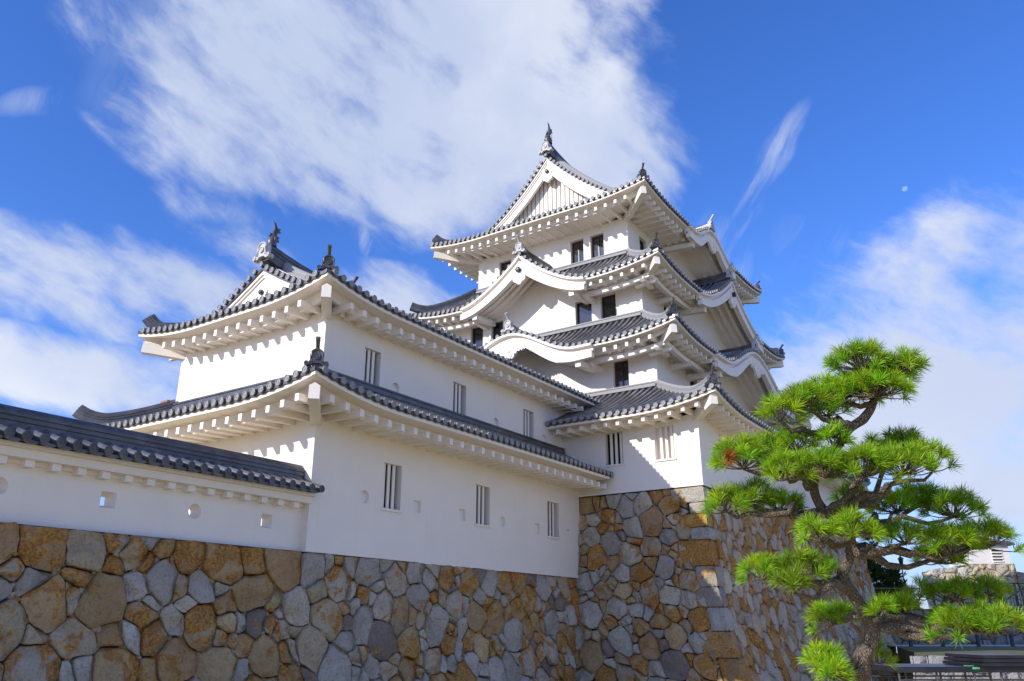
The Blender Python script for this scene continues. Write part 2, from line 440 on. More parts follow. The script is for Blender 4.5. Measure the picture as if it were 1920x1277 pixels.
        if beam:
            w = ov*.52; bu = [b for b in s.bumps.get(k, ())]
            segs = [(w, ln-w)]
            for (uc, half, H, kd) in bu: segs = [(w, uc-half*.8), (uc+half*.8, ln-w)]
            for a, b in segs:
                pts = []
                for j in range(9):
                    u = a+(b-a)*j/8; pts.append(sd.P(u, w, s.soff(k, u/ln, w)-.10))
                mb.sweep([p - Vector((0, 0, .10)) for p in pts], [(-.1, .1), (.1, .1), (.1, -.1), (-.1, -.1)])
                m = max(1, int((b-a)/2.0))
                for j in range(m+1):
                    u = a + .3 + (b-a-.6)*j/m; z = s.soff(k, u/ln, w)-.28
                    rr = [[sd.P(u+x, ww, zz) for x, zz in ((-.1, z+.05), (-.1, z-y), (.1, z-y), (.1, z+.05))] for ww, y in ((w-.22, .05), (w-.1, .14), (ov+.05, .20))]
                    mb.grid(rr, True); mb.add(rr[0], [(0, 1, 2, 3)])
    def hip(s, k):
        """points along the hip from the eave corner inwards, with outward direction"""
        X0, X1, Y0, Y1 = s.rect
        cx, cy, dx, dy, kk = {'AB': (X0, Y0, 1, 1, 'B'), 'BD': (X0, Y1, 1, -1, 'B'), 'AC': (X1, Y0, -1, 1, 'C'), 'CD': (X1, Y1, -1, -1, 'C')}[k]
        f = lambda d: Vector((cx+dx*d, cy+dy*d, s.hb('A', d, d)))
        return f, Vector((-dx, -dy, 0)).normalized()

RIDGE = [(-.17, -.1), (-.17, .06), (-.145, .065), (-.145, .085), (-.165, .09), (-.165, .135), (-.135, .14), (-.135, .16), (-.155, .165), (-.155, .21), (-.11, .215), (-.10, .25), (-.065, .30), (0, .32)]
RIDGE = RIDGE + [(-x, y) for x, y in RIDGE[-2::-1]]
def ridge(mb, path, sc=1.0, hs=1.0): mb.sweep(path, [(x*sc, y*sc*hs) for x, y in RIDGE])
def oni(mb, o, out, sc=1.0, cyl=True):
    """arched ridge-end tile with curled feet and boss; o = foot centre, out = facing"""
    out = Vector(out).normalized(); ex = Vector((-out.y, out.x, 0)); ez = Vector((0, 0, 1))
    pts = [(-.40, 0), (-.43, .10), (-.36, .17), (-.27, .14), (-.23, .22)] + [(-.24*cos(a), .44+.20*sin(a)) for a in [pi*j/10 for j in range(11)]] + [(.23, .22), (.27, .14), (.36, .17), (.43, .10), (.40, 0), (.2, .02), (.12, .10), (-.12, .10), (-.2, .02)]
    mb.plate([(x*sc, y*sc) for x, y in pts], o + out*.09*sc, ex, ez, out, .2*sc)
    # raised rim of the arch
    rim = []
    for j in range(13):
        a = pi*j/12
        rim.append(o + ex*(-.20*cos(a))*sc + ez*(.42+.19*sin(a))*sc + out*.10*sc)
    rim = [o - ex*.2*sc + ez*.14*sc + out*.1*sc] + rim + [o + ex*.2*sc + ez*.14*sc + out*.1*sc]
    mb.tube(rim, .035*sc, 6)
    for sg in (-1, 1): mb.disc(o + ex*.345*sg*sc + ez*.09*sc + out*.09*sc, out, .085*sc, seg=10)
    mb.disc(o + ez*.34*sc + out*.10*sc, out, .115*sc)
    if cyl:
        d = (out*.75 + ez*.9).normalized(); p0 = o + ez*.6*sc - out*.1*sc
        mb.tube([p0, p0 + d*.25*sc, p0 + d*.5*sc], [.075*sc, .07*sc, .088*sc], 10)
        mb.disc(p0 + d*.5*sc, d, .092*sc)
def shachi(mb, o, out, H):
    """dolphin-like ridge fish standing on its head, tail in the air"""
    out = Vector(out); ez = Vector((0, 0, 1)); ex = Vector((-out.y, out.x, 0))
    prof = [(.02, 0, .16, .15), (.06, .12, .17, .15), (.05, .28, .14, .13), (0, .45, .11, .10), (-.04, .60, .085, .075), (-.05, .74, .06, .05), (-.02, .86, .04, .03), (.05, .96, .02, .012), (.09, 1.0, .006, .004)]
    rows = []
    for a, z, rl, rx in prof:
        rows.append([o + out*(a+cos(2*pi*j/10)*rl)*H + ez*z*H + ex*sin(2*pi*j/10)*rx*H for j in range(10)])
    mb.grid(rows, True)
    def fin(pts, off=0): mb.plate([(x*H, y*H) for x, y in pts], o + ex*(off+.012)*H, out, ez, ex, .024*H)
    fin([(-.12, .56), (-.30, .66), (-.22, .70), (-.27, .80), (-.12, .78), (-.06, .9), (0, .99), (0, .7)])
    fin([(-.1, .18), (-.28, .30), (-.19, .34), (-.24, .46), (-.1, .47), (-.05, .3)])
    fin([(.12, .3), (.22, .36), (.16, .42), (.18, .5), (.08, .48)])
    for sg in (-1, 1):
        mb.plate([(x*H, y*H) for x, y in [(.08, .14), (.2, .22), (.16, .26), (.19, .34), (.09, .32)]], o + out*.08*H, ex*sg, ez, out, .03*H)

# ------------------------------------------------------------------ plaster walls with openings
def wall_sheet(mb, P, u0, u1, z0, ztop, holes, flat_top, st=1.2):
    """P(u, z, depth). holes: (ua, ub, za, zb); ztop(u) is the upper edge, flat_top <= ztop everywhere"""
    us = {u0, u1}; zs = {z0, flat_top}
    for a, b, c, d in holes: us |= {a, b}; zs |= {c, d}
    us = sorted(us); zs = sorted(zs)
    for i in range(len(us)-1):
        for j in range(len(zs)-1):
            um, zm = (us[i]+us[i+1])/2, (zs[j]+zs[j+1])/2
            if any(a < um < b and c < zm < d for a, b, c, d in holes): continue
            mb.quad(P(us[i], zs[j], 0), P(us[i+1], zs[j], 0), P(us[i+1], zs[j+1], 0), P(us[i], zs[j+1], 0))
    n = int((u1-u0)/.2)
    uu = [u0+(u1-u0)*i/n for i in range(n+1)]
    mb.grid([[P(u, flat_top, 0) for u in uu], [P(u, max(ztop(u), flat_top+.001), 0) for u in uu]])
def reveal(mb, P, a, b, c, d, dep):
    q = [(a, c), (b, c), (b, d), (a, d)]
    for i in range(4):
        (u0, z0), (u1, z1) = q[i], q[(i+1) % 4]
        mb.quad(P(u0, z0, 0), P(u1, z1, 0), P(u1, z1, dep), P(u0, z0, dep))
def ubox(mb, P, a, b, c, d, d0, d1):
    """box between depths d0 (outer) and d1"""
    v = [P(u, z, e) for u in (a, b) for z in (c, d) for e in (d0, d1)]
    mb.add(v, [(0, 1, 3, 2), (4, 6, 7, 5), (0, 4, 5, 1), (2, 3, 7, 6), (0, 2, 6, 4), (1, 5, 7, 3)])
def lattice_window(P, a, b, c, d, parent, closed=False):
    fr = MB(); reveal(fr, P, a, b, c, d, .26)
    ubox(fr, P, a-.05, b+.05, c-.07, c-.003, -.05, .05)
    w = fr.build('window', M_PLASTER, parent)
    br = MB(); n = 3; W = b-a; bw = .105
    for i in range(n):
        u = a + (W-.13)*(i+.5)/n + .015; ubox(br, P, u-bw/2, u+bw/2, c+.002, d-.002, .10, .14)
    br.build('bars', M_PLASTER, w)
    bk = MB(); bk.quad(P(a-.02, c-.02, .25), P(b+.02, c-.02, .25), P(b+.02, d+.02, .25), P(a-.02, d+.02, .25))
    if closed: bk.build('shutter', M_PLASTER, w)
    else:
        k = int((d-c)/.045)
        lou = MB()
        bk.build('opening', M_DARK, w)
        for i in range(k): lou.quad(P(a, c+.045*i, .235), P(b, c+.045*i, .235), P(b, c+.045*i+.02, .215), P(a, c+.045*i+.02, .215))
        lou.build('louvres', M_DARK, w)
    return w
def glass_window(P, a, b, c, d, parent, wood=False):
    fr = MB(); reveal(fr, P, a, b, c, d, .30)
    w = fr.build('window', M_PLASTER, parent)
    t = .06; f = MB()
    for q in ((a, a+t, c, d), (b-t, b, c, d), (a+t, b-t, c, c+t), (a+t, b-t, d-t, d)): ubox(f, P, *q, .16, .24)
    f.build('frame', M_WOOD if wood else M_FRAME, w)
    p = MB(); p.quad(P(a, c, .21), P(b, c, .21), P(b, d, .21), P(a, d, .21)); p.build('pane', M_GLASS, w)
    if wood:
        m = MB(); ubox(m, P, (a+b)/2-.03, (a+b)/2+.03, c+t, d-t, .17, .2); m.build('mullion', M_FRAME, w)
    return w
def round_hole(mb, P, u, z, r, dep, fill=True, r2=None):
    """square wall cell around a round opening, plus its recess"""
    n = 24; sq = []; ci = []
    for i in range(n):
        a = 2*pi*(i+.5)/n - pi; c, s = cos(a), sin(a); k = 1/max(abs(c), abs(s)); sq.append((u+c*k*(r+.03), z+s*k*(r+.03))); ci.append((u+c*r, z+s*r))
    # corner points
    mb.grid([[P(x, y, 0) for x, y in sq], [P(x, y, 0) for x, y in ci], [P(u+(x-u)*(r2 or r)/r, z+(y-z)*(r2 or r)/r, dep) for x, y in ci]], True)
    q = r+.03
    for sx in (-1, 1):
        for sy in (-1, 1):
            nx = [p for p in sq if (p[0]-u)*sx > 0 and (p[1]-z)*sy > 0]
            pa = max(nx, key=lambda p: abs(p[0]-u)*1000-abs(p[1]-z) if abs(abs(p[0]-u)-q) < 1e-6 else -1e9)
            e1 = max([p for p in nx if abs(abs(p[0]-u)-q) < 1e-6], key=lambda p: abs(p[1]-z)); e2 = max([p for p in nx if abs(abs(p[1]-z)-q) < 1e-6], key=lambda p: abs(p[0]-u))
            mb.add([P(*e1, 0), P(u+sx*q, z+sy*q, 0), P(*e2, 0)], [(0, 1, 2)])
    if fill: mb.add([P(u+(x-u)*(r2 or r)/r, z+(y-z)*(r2 or r)/r, dep) for x, y in ci], [tuple(range(n))])

# ------------------------------------------------------------------ castle parts shared by keep and turret
def hip_parts(rf, corner, roof_obj, end_d, sc=.68, rsc=.85, start=.28):
    f, out = rf.hip(corner); start = .12 if corner in ('BD', 'CD') else start
    mb = MB(); n = 12; pts = []
    for i in range(n+1):
        d = start + (end_d-start)*i/n; p = f(d); pts.append(p + Vector((0, 0, .04 + (.34 if corner in ('BD', 'CD') else .2)*max(0, 1-i/4.5)**2)))
        back = corner in ('BD', 'CD')
    ridge(mb, pts, rsc if back else .72, 1.25 if back else 1.05); mb.build('hip_ridge', M_TILE if back else M_TILEL, roof_obj)  # near hips paler, far hips darker: sun and shade put into tile colour
    if corner in ('BD', 'CD'): return
    o = MB(); p = f(.14); oni(o, p + Vector((0, 0, .02)), out, sc, corner in ('AB', 'AC')); o.build('ridge_end_tile', M_TILE, roof_obj, True, angle=radians(40))
def hip_beam(mb, rf, corner, w0=.16):
    f, out = rf.hip(corner); pts = []
    for i in range(5):
        d = w0 + (rf.ov+.1-w0)*i/4; p = f(d); z = rf.hb('A', 0, 0) - rf.fd - .16 - .20*min(1, max(0, d-.2)/1.0)*(rf.L/.4)
        pts.append(Vector((p.x, p.y, z)))
    mb.sweep(pts, [(-.13, -.22), (-.13, .12), (0, .2), (.13, .12), (.13, -.22)])
def skirt_parts(rf, parent, ks, lab=None, corners=(), hip_end=None, beam=False):
    ro = MB()
    for k in ks: rf.pan(ro, k)
    for k in ks: rf.tiles(ro, k)
    ro_o = ro.build('roof', [M_TILE, M_TILEL, M_ROW], parent, True, angle=radians(50))
    if lab: ro_o['label'] = lab
    ev = MB()
    for k in ks: rf.eave(ev, k, beam=beam)
    for c in corners: hip_beam(ev, rf, c)
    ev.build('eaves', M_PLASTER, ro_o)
    for c in corners: hip_parts(rf, c, ro_o, hip_end or rf.W)
    return ro_o
def noshi(rf, k, u0, u1, w, roof_obj, hgt=.22, mt=None):
    """stacked flat tiles where the roof meets the wall above"""
    mb = MB(); sd = rf.S[k]
    for (a, b, t) in ((0, hgt*.45, .20), (hgt*.45, hgt*.75, .15), (hgt*.75, hgt, .18)):
        z = rf.hb(k, rf.S[k].ln/2, w) - .02
        p = [sd.P(u, ww, z+zz) for u in (u0, u1) for ww in (w-t, w+.02) for zz in (a, b)]
        mb.add(p, [(0, 1, 3, 2), (4, 6, 7, 5), (0, 4, 5, 1), (2, 3, 7, 6), (0, 2, 6, 4), (1, 5, 7, 3)])
    mb.build('flashing_tiles', mt or M_TILEL, roof_obj)
def lobes(items):
    """outline of a pendant as one closed polygon from (angle, radius) lobes in polar form"""
    return items
def pendant(o, ey, out, parent, w=.85, h=.95, kindp='boss'):
    """carved gable pendant hanging at o (top), spread along ey"""
    mb = MB(); ez = Vector((0, 0, 1)); ey = Vector(ey); out = Vector(out)
    if kindp == 'boss':
        pts = []
        prof = [(0, 0), (.28, -.04), (.40, -.16), (.42, -.28), (.32, -.40), (.24, -.46), (.34, -.50), (.42, -.60), (.42, -.74), (.32, -.84), (.20, -.86), (.12, -.96), (0, -1.0)]
        pts = [(x*w, y*h) for x, y in prof] + [(-x*w, y*h) for x, y in prof[-2:0:-1]]
        mb.plate(pts, o, ey, ez, out, .14)
        ob = mb.build('gable_pendant', M_PLASTER, parent)
        d = MB(); c = o - ez*h*.26
        d.disc(c, out, .135*w/.85, ((1, 0), (1, 1.0), (.7, 1.25), (.3, 1.3), (.02, 1.3)), 6); d.build('boss', M_FRAME, ob)
        for x, y in ((.2, -.62), (-.2, -.62), (0, -.8)): pass
        return ob
    prof = [(0, 0), (.35, -.01), (.62, -.06), (.85, -.16), (1.0, -.30), (1.06, -.42), (.96, -.40), (.93, -.50), (.84, -.42), (.76, -.54), (.70, -.44), (.60, -.56), (.50, -.46), (.44, -.66), (.36, -.60), (.32, -.80), (.22, -.92), (.1, -.86), (0, -1.0)]
    pts = [(x*w, y*h) for x, y in prof] + [(-x*w, y*h) for x, y in prof[-2:0:-1]]
    mb.plate(pts, o, ey, ez, out, .12)
    for x, y, r in ((.13, -.72, .09), (-.13, -.72, .09), (.5, -.3, .08), (-.5, -.3, .08), (.8, -.3, .06), (-.8, -.3, .06), (0, -.4, .12)): mb.disc(o + ey*x*w + ez*y*h, out, r*w)
    return mb.build('gable_pendant', M_PLASTER, parent)
def bump_parts(rf, k, idx, parent, roof_obj, pend='boss'):
    """barge board, inner ribs, pendant and ridge of a bell or triangular gable grown out of an eave"""
    uc, half, H, kd = rf.bumps[k][idx]; sd = rf.S[k]; n = 44
    def zt(u): return rf.h(k, u, 0)
    def band(mb, w0, w1, za, zb, lim=1.0):
        rows = []
        for i in range(n+1):
            t = -1 + 2*i/n; u = uc + t*half*lim; e = .02
            sl = abs(zt(u+e)-zt(u-e))/(2*e); kf = min(1.35, sqrt(1+sl*sl))
            rows.append([sd.P(u, w, zt(u) + z) for w, z in ((w0, za), (w0, zb(abs(t))*kf), (w1, zb(abs(t))*kf), (w1, za))])
        mb.grid(rows, True); mb.add(rows[0], [(0, 1, 2, 3)]); mb.add(rows[-1], [(3, 2, 1, 0)])
    mb = MB()
    band(mb, -.16, .1, -.11, lambda t: -.205)
    band(mb, .03, .2, -.18, lambda t: -.46)
    if kd == 'gable': band(mb, -.10, .14, -.40, lambda t: -.70)
    else: band(mb, -.10, .14, -.40, lambda t: -.66-.16*max(0, 1-abs(t-.62)/.4)**1.0 if t < .62 else -.78+.2*(t-.62))
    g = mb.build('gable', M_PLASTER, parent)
    rb = MB()
    for w in (.45, .85, 1.25): band(rb, w, w+.16, -.30, lambda t: -.56, .82)
    for sg in (-1, 1):   # bracket block at each foot of the gable
        u = uc + sg*(half-.75); z = zt(u) - .86
        rr = [[sd.P(u+x, w, z+y+dz) for x, y in ((-.13, -.11), (-.13, .14), (.13, .14), (.13, -.11))] for w, dz in ((.06, 0), (rf.ov+.05, .12))]
        rb.grid(rr, True); rb.add(rr[0], [(0, 1, 2, 3)])
    rb.build('gable_ribs', M_PLASTER, g)
    top = sd.P(uc, -.10, zt(uc)-.55)
    if kd == 'gable': pendant(sd.P(uc, -.12, zt(uc)-.62), sd.T, -sd.I, g, .84, 1.0)
    else: pendant(sd.P(uc, -.09, zt(uc)-.58), sd.T, -sd.I, g, .95, .78, 'leaf')
    r = MB(); W = rf.W_of(k) if k in ('B', 'A') and rf.W_of(k) < 4 else 2.2
    pts = [sd.P(uc, w, zt(uc) + .06 + .02*w + (.10*max(0, 1-w/1.0)**2)) for w in [(-.02 + (W+.02)*i/8) for i in range(9)]]
    ridge(r, pts, .95, 1.15); r.build('gable_ridge', M_TILE, roof_obj)
    o = MB(); oni(o, sd.P(uc, -.06, zt(uc)+.02), -sd.I, .85, True); o.build('ridge_end_tile', M_ONI, roof_obj, True, angle=radians(40))
    return g
def verge_parts(rf, xv, xw, xend, parent, roof_obj, slats, yr, pend_sc=1.0, shach=1.0, bh=.62, oni_sc=.9):
    """hip-and-gable end facing -X: verge tiles, barge boards, gable wall, pendant, ridges"""
    Y0, Y1 = rf.rect[2], rf.rect[3]; Wr = yr - Y0
    def h(y): return rf.ze + rf.rise(min(y-Y0, Y1-y))
    zr = h(yr)
    st = MB(); w0 = rf.W*.62
    ys = []
    # stubs of round tile along the verge
    for sg in (-1, 1):
        y = yr if sg < 0 else yr + .30
        while (y-Y0 if sg < 0 else Y1-y) > w0:
            z = h(y); e = .05; sl = (h(y+e)-h(y-e))/(2*e)
            p = [Vector((xv-.14+q, y, z+.05)) for q in (0, .25, .5)]
            lat = Vector((0, 1, sl)).normalized()
            rf.row(st, p, lat, .08, Vector((-1, 0, 0)))
            y += sg*.30/sqrt(1+sl*sl)
    st.build('verge_tiles', [M_TILE, M_TILEL, M_ROW], roof_obj, True, angle=radians(50))
    N = 40; yy = [Y0 + w0 + (Y1-Y0-2*w0)*i/N for i in range(N+1)]
    def band(mb, x0, x1, za, zb):
        rows = []
        for y in yy:
            e = .05; sl = abs(h(y+e)-h(y-e))/(2*e); kf = min(1.4, sqrt(1+sl*sl)) if abs(y-yr) > .1 else 1.3
            rows.append([Vector((x, y, h(y)+z*kf)) for x, z in ((x0, za), (x0, zb), (x1, zb), (x1, za))])
        mb.grid(rows, True); mb.add(rows[0], [(0, 1, 2, 3)]); mb.add(rows[-1], [(3, 2, 1, 0)])
    dk = MB(); band(dk, xv-.10, xv+.5, -.03, -.10); dk.build('verge_underlay', M_TILE, roof_obj)
    mb = MB()
    band(mb, xv-.05, xv+.22, -.10, -.20); band(mb, xv, xv+.18, -.20, -.28); band(mb, xv+.05, xv+.2, -.28, -.28-bh*.75)
    rows = [[Vector((x, y, h(y)-.24)) for x in (xv+.15, xw+.05)] for y in yy]; mb.grid(rows)
    g = mb.build('gable', M_PLASTER, parent)
    wl = MB(); zb = rf.ze + rf.rise(max(.2, xw-rf.rect[0])) - .25
    if slats:
        bk = MB(); bk.grid([[Vector((xw+.12, y, zb)) for y in yy], [Vector((xw+.12, y, max(zb, h(y)-.22))) for y in yy]]); bk.build('gable_recess', flat('grey_recess', (.16, .16, .16), .8), g)
        y = yr - Wr + w0
        while y < Y1 - w0:
            zt = min(h(y), h(y+.19)) - .2
            if zt > zb + .1: wl.box2((xw, y, zb), (xw+.1, y+.20, zt))
            y += .262
        wl.box2((xw-.03, Y0+w0+.5, zb+.3), (xw-.002, Y1-w0-.5, zb+.42))
    else:
        wl.grid([[Vector((xw, y, zb)) for y in yy], [Vector((xw, y, max(zb, h(y)-.22))) for y in yy]])
        rows = []
    wl.build('gable_wall', M_PLASTER, g)
    pendant(Vector((xv+.0, yr, zr-.30-bh*.80)), (0, 1, 0), (-1, 0, 0), g, .85*pend_sc, 1.05*pend_sc)
    # white plaster line and descending ridges on both slopes
    pl = MB()
    rows = [[Vector((x, y, h(y)+z)) for x, z in ((xv+.36, 0), (xv+.36, .16), (xv+.46, .16), (xv+.46, 0))] for y in yy]
    pl.grid(rows, True); pl.build('verge_mortar', M_PLASTER, roof_obj)
    for sg in (-1, 1):
        we = rf.W*.45 + .55
        a = (Y0 + we) if sg < 0 else (Y1 - we)
        pts = []
        for i in range(15):
            y = yr + (a-yr)*i/14; pts.append(Vector((xv+.68, y, h(y)+.06 + .12*max(0, (i-11)/3)**2)))
        r = MB(); ridge(r, pts, .95, 1.25); r.build('descending_ridge', M_TILEL, roof_obj)
        o = MB(); oni(o, Vector((xv+.68, a + sg*.08, h(a)+.06)), (0, sg, 0), .62); o.build('ridge_end_tile', M_TILE, roof_obj, True, angle=radians(40))
    pts = []
    L = xend - xv
    for i in range(25):
        x = xv - .02 + (L+.02)*i/24; pts.append(Vector((x, yr, zr + .02 + .34*max(0, 1-(x-xv)/3.0)**2)))
    r = MB(); ridge(r, pts, 1.25, 1.30 if not slats else 1.7); r.build('main_ridge', M_TILE, roof_obj)
    o = MB(); oni(o, Vector((xv-.10, yr, zr+.22)), (-1, 0, 0), oni_sc, False); o.build('ridge_end_tile', M_ONI, roof_obj, True, angle=radians(40))
    f = MB(); shachi(f, Vector((xv+.22, yr, zr+.30+(.62 if slats else .5))), (-1, 0, 0), shach); f.build('fish_finial', M_TILE, roof_obj, True, angle=radians(40))
    return g
def planeP(k, c):
    """wall plane maps: B faces -X at x=c, A faces -Y at y=c"""
    if k == 'B': return lambda u, z, d=0: Vector((c+d, u, z))
    if k == 'A': return lambda u, z, d=0: Vector((u, c+d, z))
    if k == 'C': return lambda u, z, d=0: Vector((c-d, u, z))
    return lambda u, z, d=0: Vector((u, c-d, z))

# ------------------------------------------------------------------ castle keep
XC, YC = 24.45, 3.95
keep = thing('castle_keep', 'tall white four-storey castle keep with stacked grey tiled roofs and curved gables', 'castle keep', (XC, YC, 3.0))
def mir(x): return 2*XC-x
def mry(y): return 2*YC-y
R1 = Roof(12.38, mir(12.38), -6.24, mry(-6.24), 5.68, 3.84, 1.20, .38, .033, .46, 3.6, fd=.27)
R2 = Roof(14.57, mir(14.57), -4.05, mry(-4.05), 9.54, 2.53, 1.65, .50, .070, .42, 3.4,
          {'B': [(YC+4.05, 4.23, 1.25, 'bell')], 'A': [(XC-14.57, 5.7, 1.55, 'bell')]}, fd=.33)
R3 = Roof(15.49, mir(15.49), -3.13, mry(-3.13), 13.10, 2.64, 1.61, .50, .076, .42, 3.4,
          {'B': [(YC+3.13, 3.47, 1.98, 'gable')], 'A': [(XC-15.49, 4.42, 2.15, 'gable')]}, fd=.31)
R4 = Roof(16.25, mir(16.25), -2.37, mry(-2.37), 17.30, 1.85, 1.88, .257, .072, .33, 3.4,
          {'A': [(XC-16.25, 3.25, 1.0, 'bell')]}, run={'A': 6.32, 'D': 6.32, 'B': 2.6, 'C': 2.6})
ALLK = ('B', 'A', 'C', 'D'); COR = ('AB', 'BD', 'AC', 'CD')
ro1 = skirt_parts(R1, keep, ALLK, 'lowest wide tiled skirt roof of the keep', COR)
ro2 = skirt_parts(R2, keep, ALLK, 'second tiled roof of the keep with rounded bell gables', COR, beam=True)
ro3 = skirt_parts(R3, keep, ALLK, 'third tiled roof of the keep with pointed curved gables', COR, beam=True)
ro4 = skirt_parts(R4, keep, ALLK, 'topmost tiled hip-and-gable roof of the keep', COR, hip_end=1.75)
for rf, ro, wi, in ((R1, ro1, 16.22), (R2, ro2, 17.10), (R3, ro3, 18.13)):
    for k in ('B', 'A'): noshi(rf, k, rf.W-.2, rf.S[k].ln-rf.W+.2, rf.W, ro)
bump_parts(R2, 'B', 0, keep, ro2); bump_parts(R2, 'A', 0, keep, ro2)
bump_parts(R3, 'B', 0, keep, ro3); bump_parts(R3, 'A', 0, keep, ro3)
bump_parts(R4, 'A', 0, keep, ro4)
verge_parts(R4, 18.1, 18.62, mir(18.1), keep, ro4, True, YC, .8, 1.35, .46, 1.0)
# far gable of the top roof
gb = MB(); yy = [R4.rect[2]+1.6 + (R4.rect[3]-R4.rect[2]-3.2)*i/30 for i in range(31)]
gb.grid([[Vector((mir(18.5), y, 18.0)) for y in yy], [Vector((mir(18.5), y, max(18.0, R4.ze+R4.rise(min(y-R4.rect[2], R4.rect[3]-y))-.08))) for y in yy]]); gb.build('gable_wall', M_PLASTER, keep)
STOREYS = [ # wall x, y, z bottom, roof above, flat top, openings on B (y0, y1, z0, z1, kind), on A (x0, x1, ...)
 (13.58, -5.04, 2.92, R1, 5.28, [(-1.97, -1.22, 4.02, 5.26, 'slit'), (-4.06, -3.29, 4.00, 5.24, 'shut')], [(15.52, 16.27, 4.0, 5.17, 'shut'), (19.4, 20.15, 4.0, 5.17, 'shut'), (28.6, 29.35, 4.0, 5.17, 'slit')]),
 (16.22, -2.40, 7.2, R2, 9.09, [(-1.10, -.36, 7.80, 9.06, 'wood')], [(19.8, 20.7, 7.85, 9.06, 'wood'), (28.2, 29.1, 7.85, 9.06, 'wood')]),
 (17.10, -1.52, 10.9, R3, 12.67, [(-.20, .58, 11.42, 12.65, 'glass'), (1.05, 1.92, 11.42, 12.65, 'glass'), (6.06, 6.77, 11.42, 12.65, 'glass'), (7.29, 8.06, 11.42, 12.65, 'glass')], [(19.5, 20.3, 11.45, 12.65, 'glass'), (28.6, 29.4, 11.45, 12.65, 'glass')]),
 (18.13, -.49, 14.6, R4, 16.60, [(.81, 1.55, 15.15, 16.45, 'wood'), (1.94, 2.68, 15.15, 16.45, 'wood'), (5.25, 5.98, 15.15, 16.45, 'wood'), (6.29, 7.02, 15.15, 16.45, 'wood')], [(19.45, 20.25, 15.15, 16.45, 'glass'), (21.2, 22.0, 15.15, 16.45, 'glass'), (26.9, 27.7, 15.15, 16.45, 'glass'), (28.7, 29.5, 15.15, 16.45, 'glass')])]
for i, (wx, wy, zb, rf, ft, ob, oa) in enumerate(STOREYS):
    mb = MB()
    for k in ALLK:
        c = {'B': wx, 'A': wy, 'C': mir(wx), 'D': mry(wy)}[k]; P = planeP(k, c)
        u0, u1 = (wy, mry(wy)) if k in 'BC' else (wx, mir(wx)); off = rf.rect[2] if k in 'BC' else rf.rect[0]
        hs_ = {'B': ob, 'A': oa}.get(k, [])
        ln = rf.S[k].ln
        wall_sheet(mb, P, u0, u1, zb, lambda u: rf.soff(k, (u-off)/ln, rf.ov)+.06, [q[:4] for q in hs_], ft)
        if i == 0:
            # shallow skirt at the foot of the wall, over a fine shadow groove
            ubox(mb, P, u0-.02, u1+.02, zb, zb+.10, -.025, .02)
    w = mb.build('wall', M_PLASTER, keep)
    for k, c, hs_ in (('B', wx, ob), ('A', wy, oa)):
        P = planeP(k, c)
        for a, b, z0, z1, kd in hs_:
            if kd in ('slit', 'shut'): lattice_window(P, a, b, z0, z1, keep, kd == 'shut')
            else: glass_window(P, a, b, z0, z1, keep, kd == 'wood')

# ------------------------------------------------------------------ two-storey turret in front of the keep
tur = thing('corner_turret', 'long white two-storey turret with two tiled roofs joined to the front of the keep', 'turret', (7, 4, -.1))
T1 = Roof(-1.49, 24, -1.49, 9.45, 3.65, 2.21, 1.49, .35, .05, .38, 3.4, ulim={'A': 1.49+13.56, 'D': 1.49+13.56})
T2 = Roof(-.31, 27, -.31, 8.41, 6.95, 1.3, 1.03, .27, .042, .36, 3.2, run={'A': 4.36, 'D': 4.36, 'B': 1.95}, ulim={'A': .31+16.2, 'D': .31+16.2})
rt1 = skirt_parts(T1, tur, ('B', 'A', 'D'), 'lower tiled skirt roof of the turret', ('AB', 'BD'))
rt2 = skirt_parts(T2, tur, ('B', 'A', 'D'), 'upper tiled hip-and-gable roof of the turret', ('AB', 'BD'), hip_end=1.25)
noshi(T1, 'A', T1.W-.2, 1.49+13.5, T1.W, rt1, .22, M_TILE); noshi(T1, 'B', T1.W-.2, T1.S['B'].ln-T1.W+.2, T1.W, rt1, .2, M_TILE)
verge_parts(T2, 1.0, 1.42, 16.1, tur, rt2, False, 4.05, .62, .92, .50, .92)
cf = MB(); cf.box2((.42, 7.38, 4.90), (.70, 7.75, 4.97)); cf.build('copper_flashing', M_COPPER, rt1)
W1 = [(2.62, 3.37, 1.26, 2.52), (6.92, 7.69, 1.26, 2.50), (11.25, 12.05, 1.26, 2.50)]
W2 = [(2.30, 3.00, 4.79, 5.99), (6.52, 7.25, 4.79, 5.97), (10.80, 11.52, 4.81, 5.96)]
L1 = [('o', 1.93, 1.47), ('s', 4.08, 1.46), ('s', 6.24, 1.46), ('o', 8.42, 1.47), ('s', 10.57, 1.45), ('s', 12.71, 1.45)]
L2 = [('o', 3.71, 5.05), ('o', 9.03, 5.05), ('o', 12.24, 5.04)]
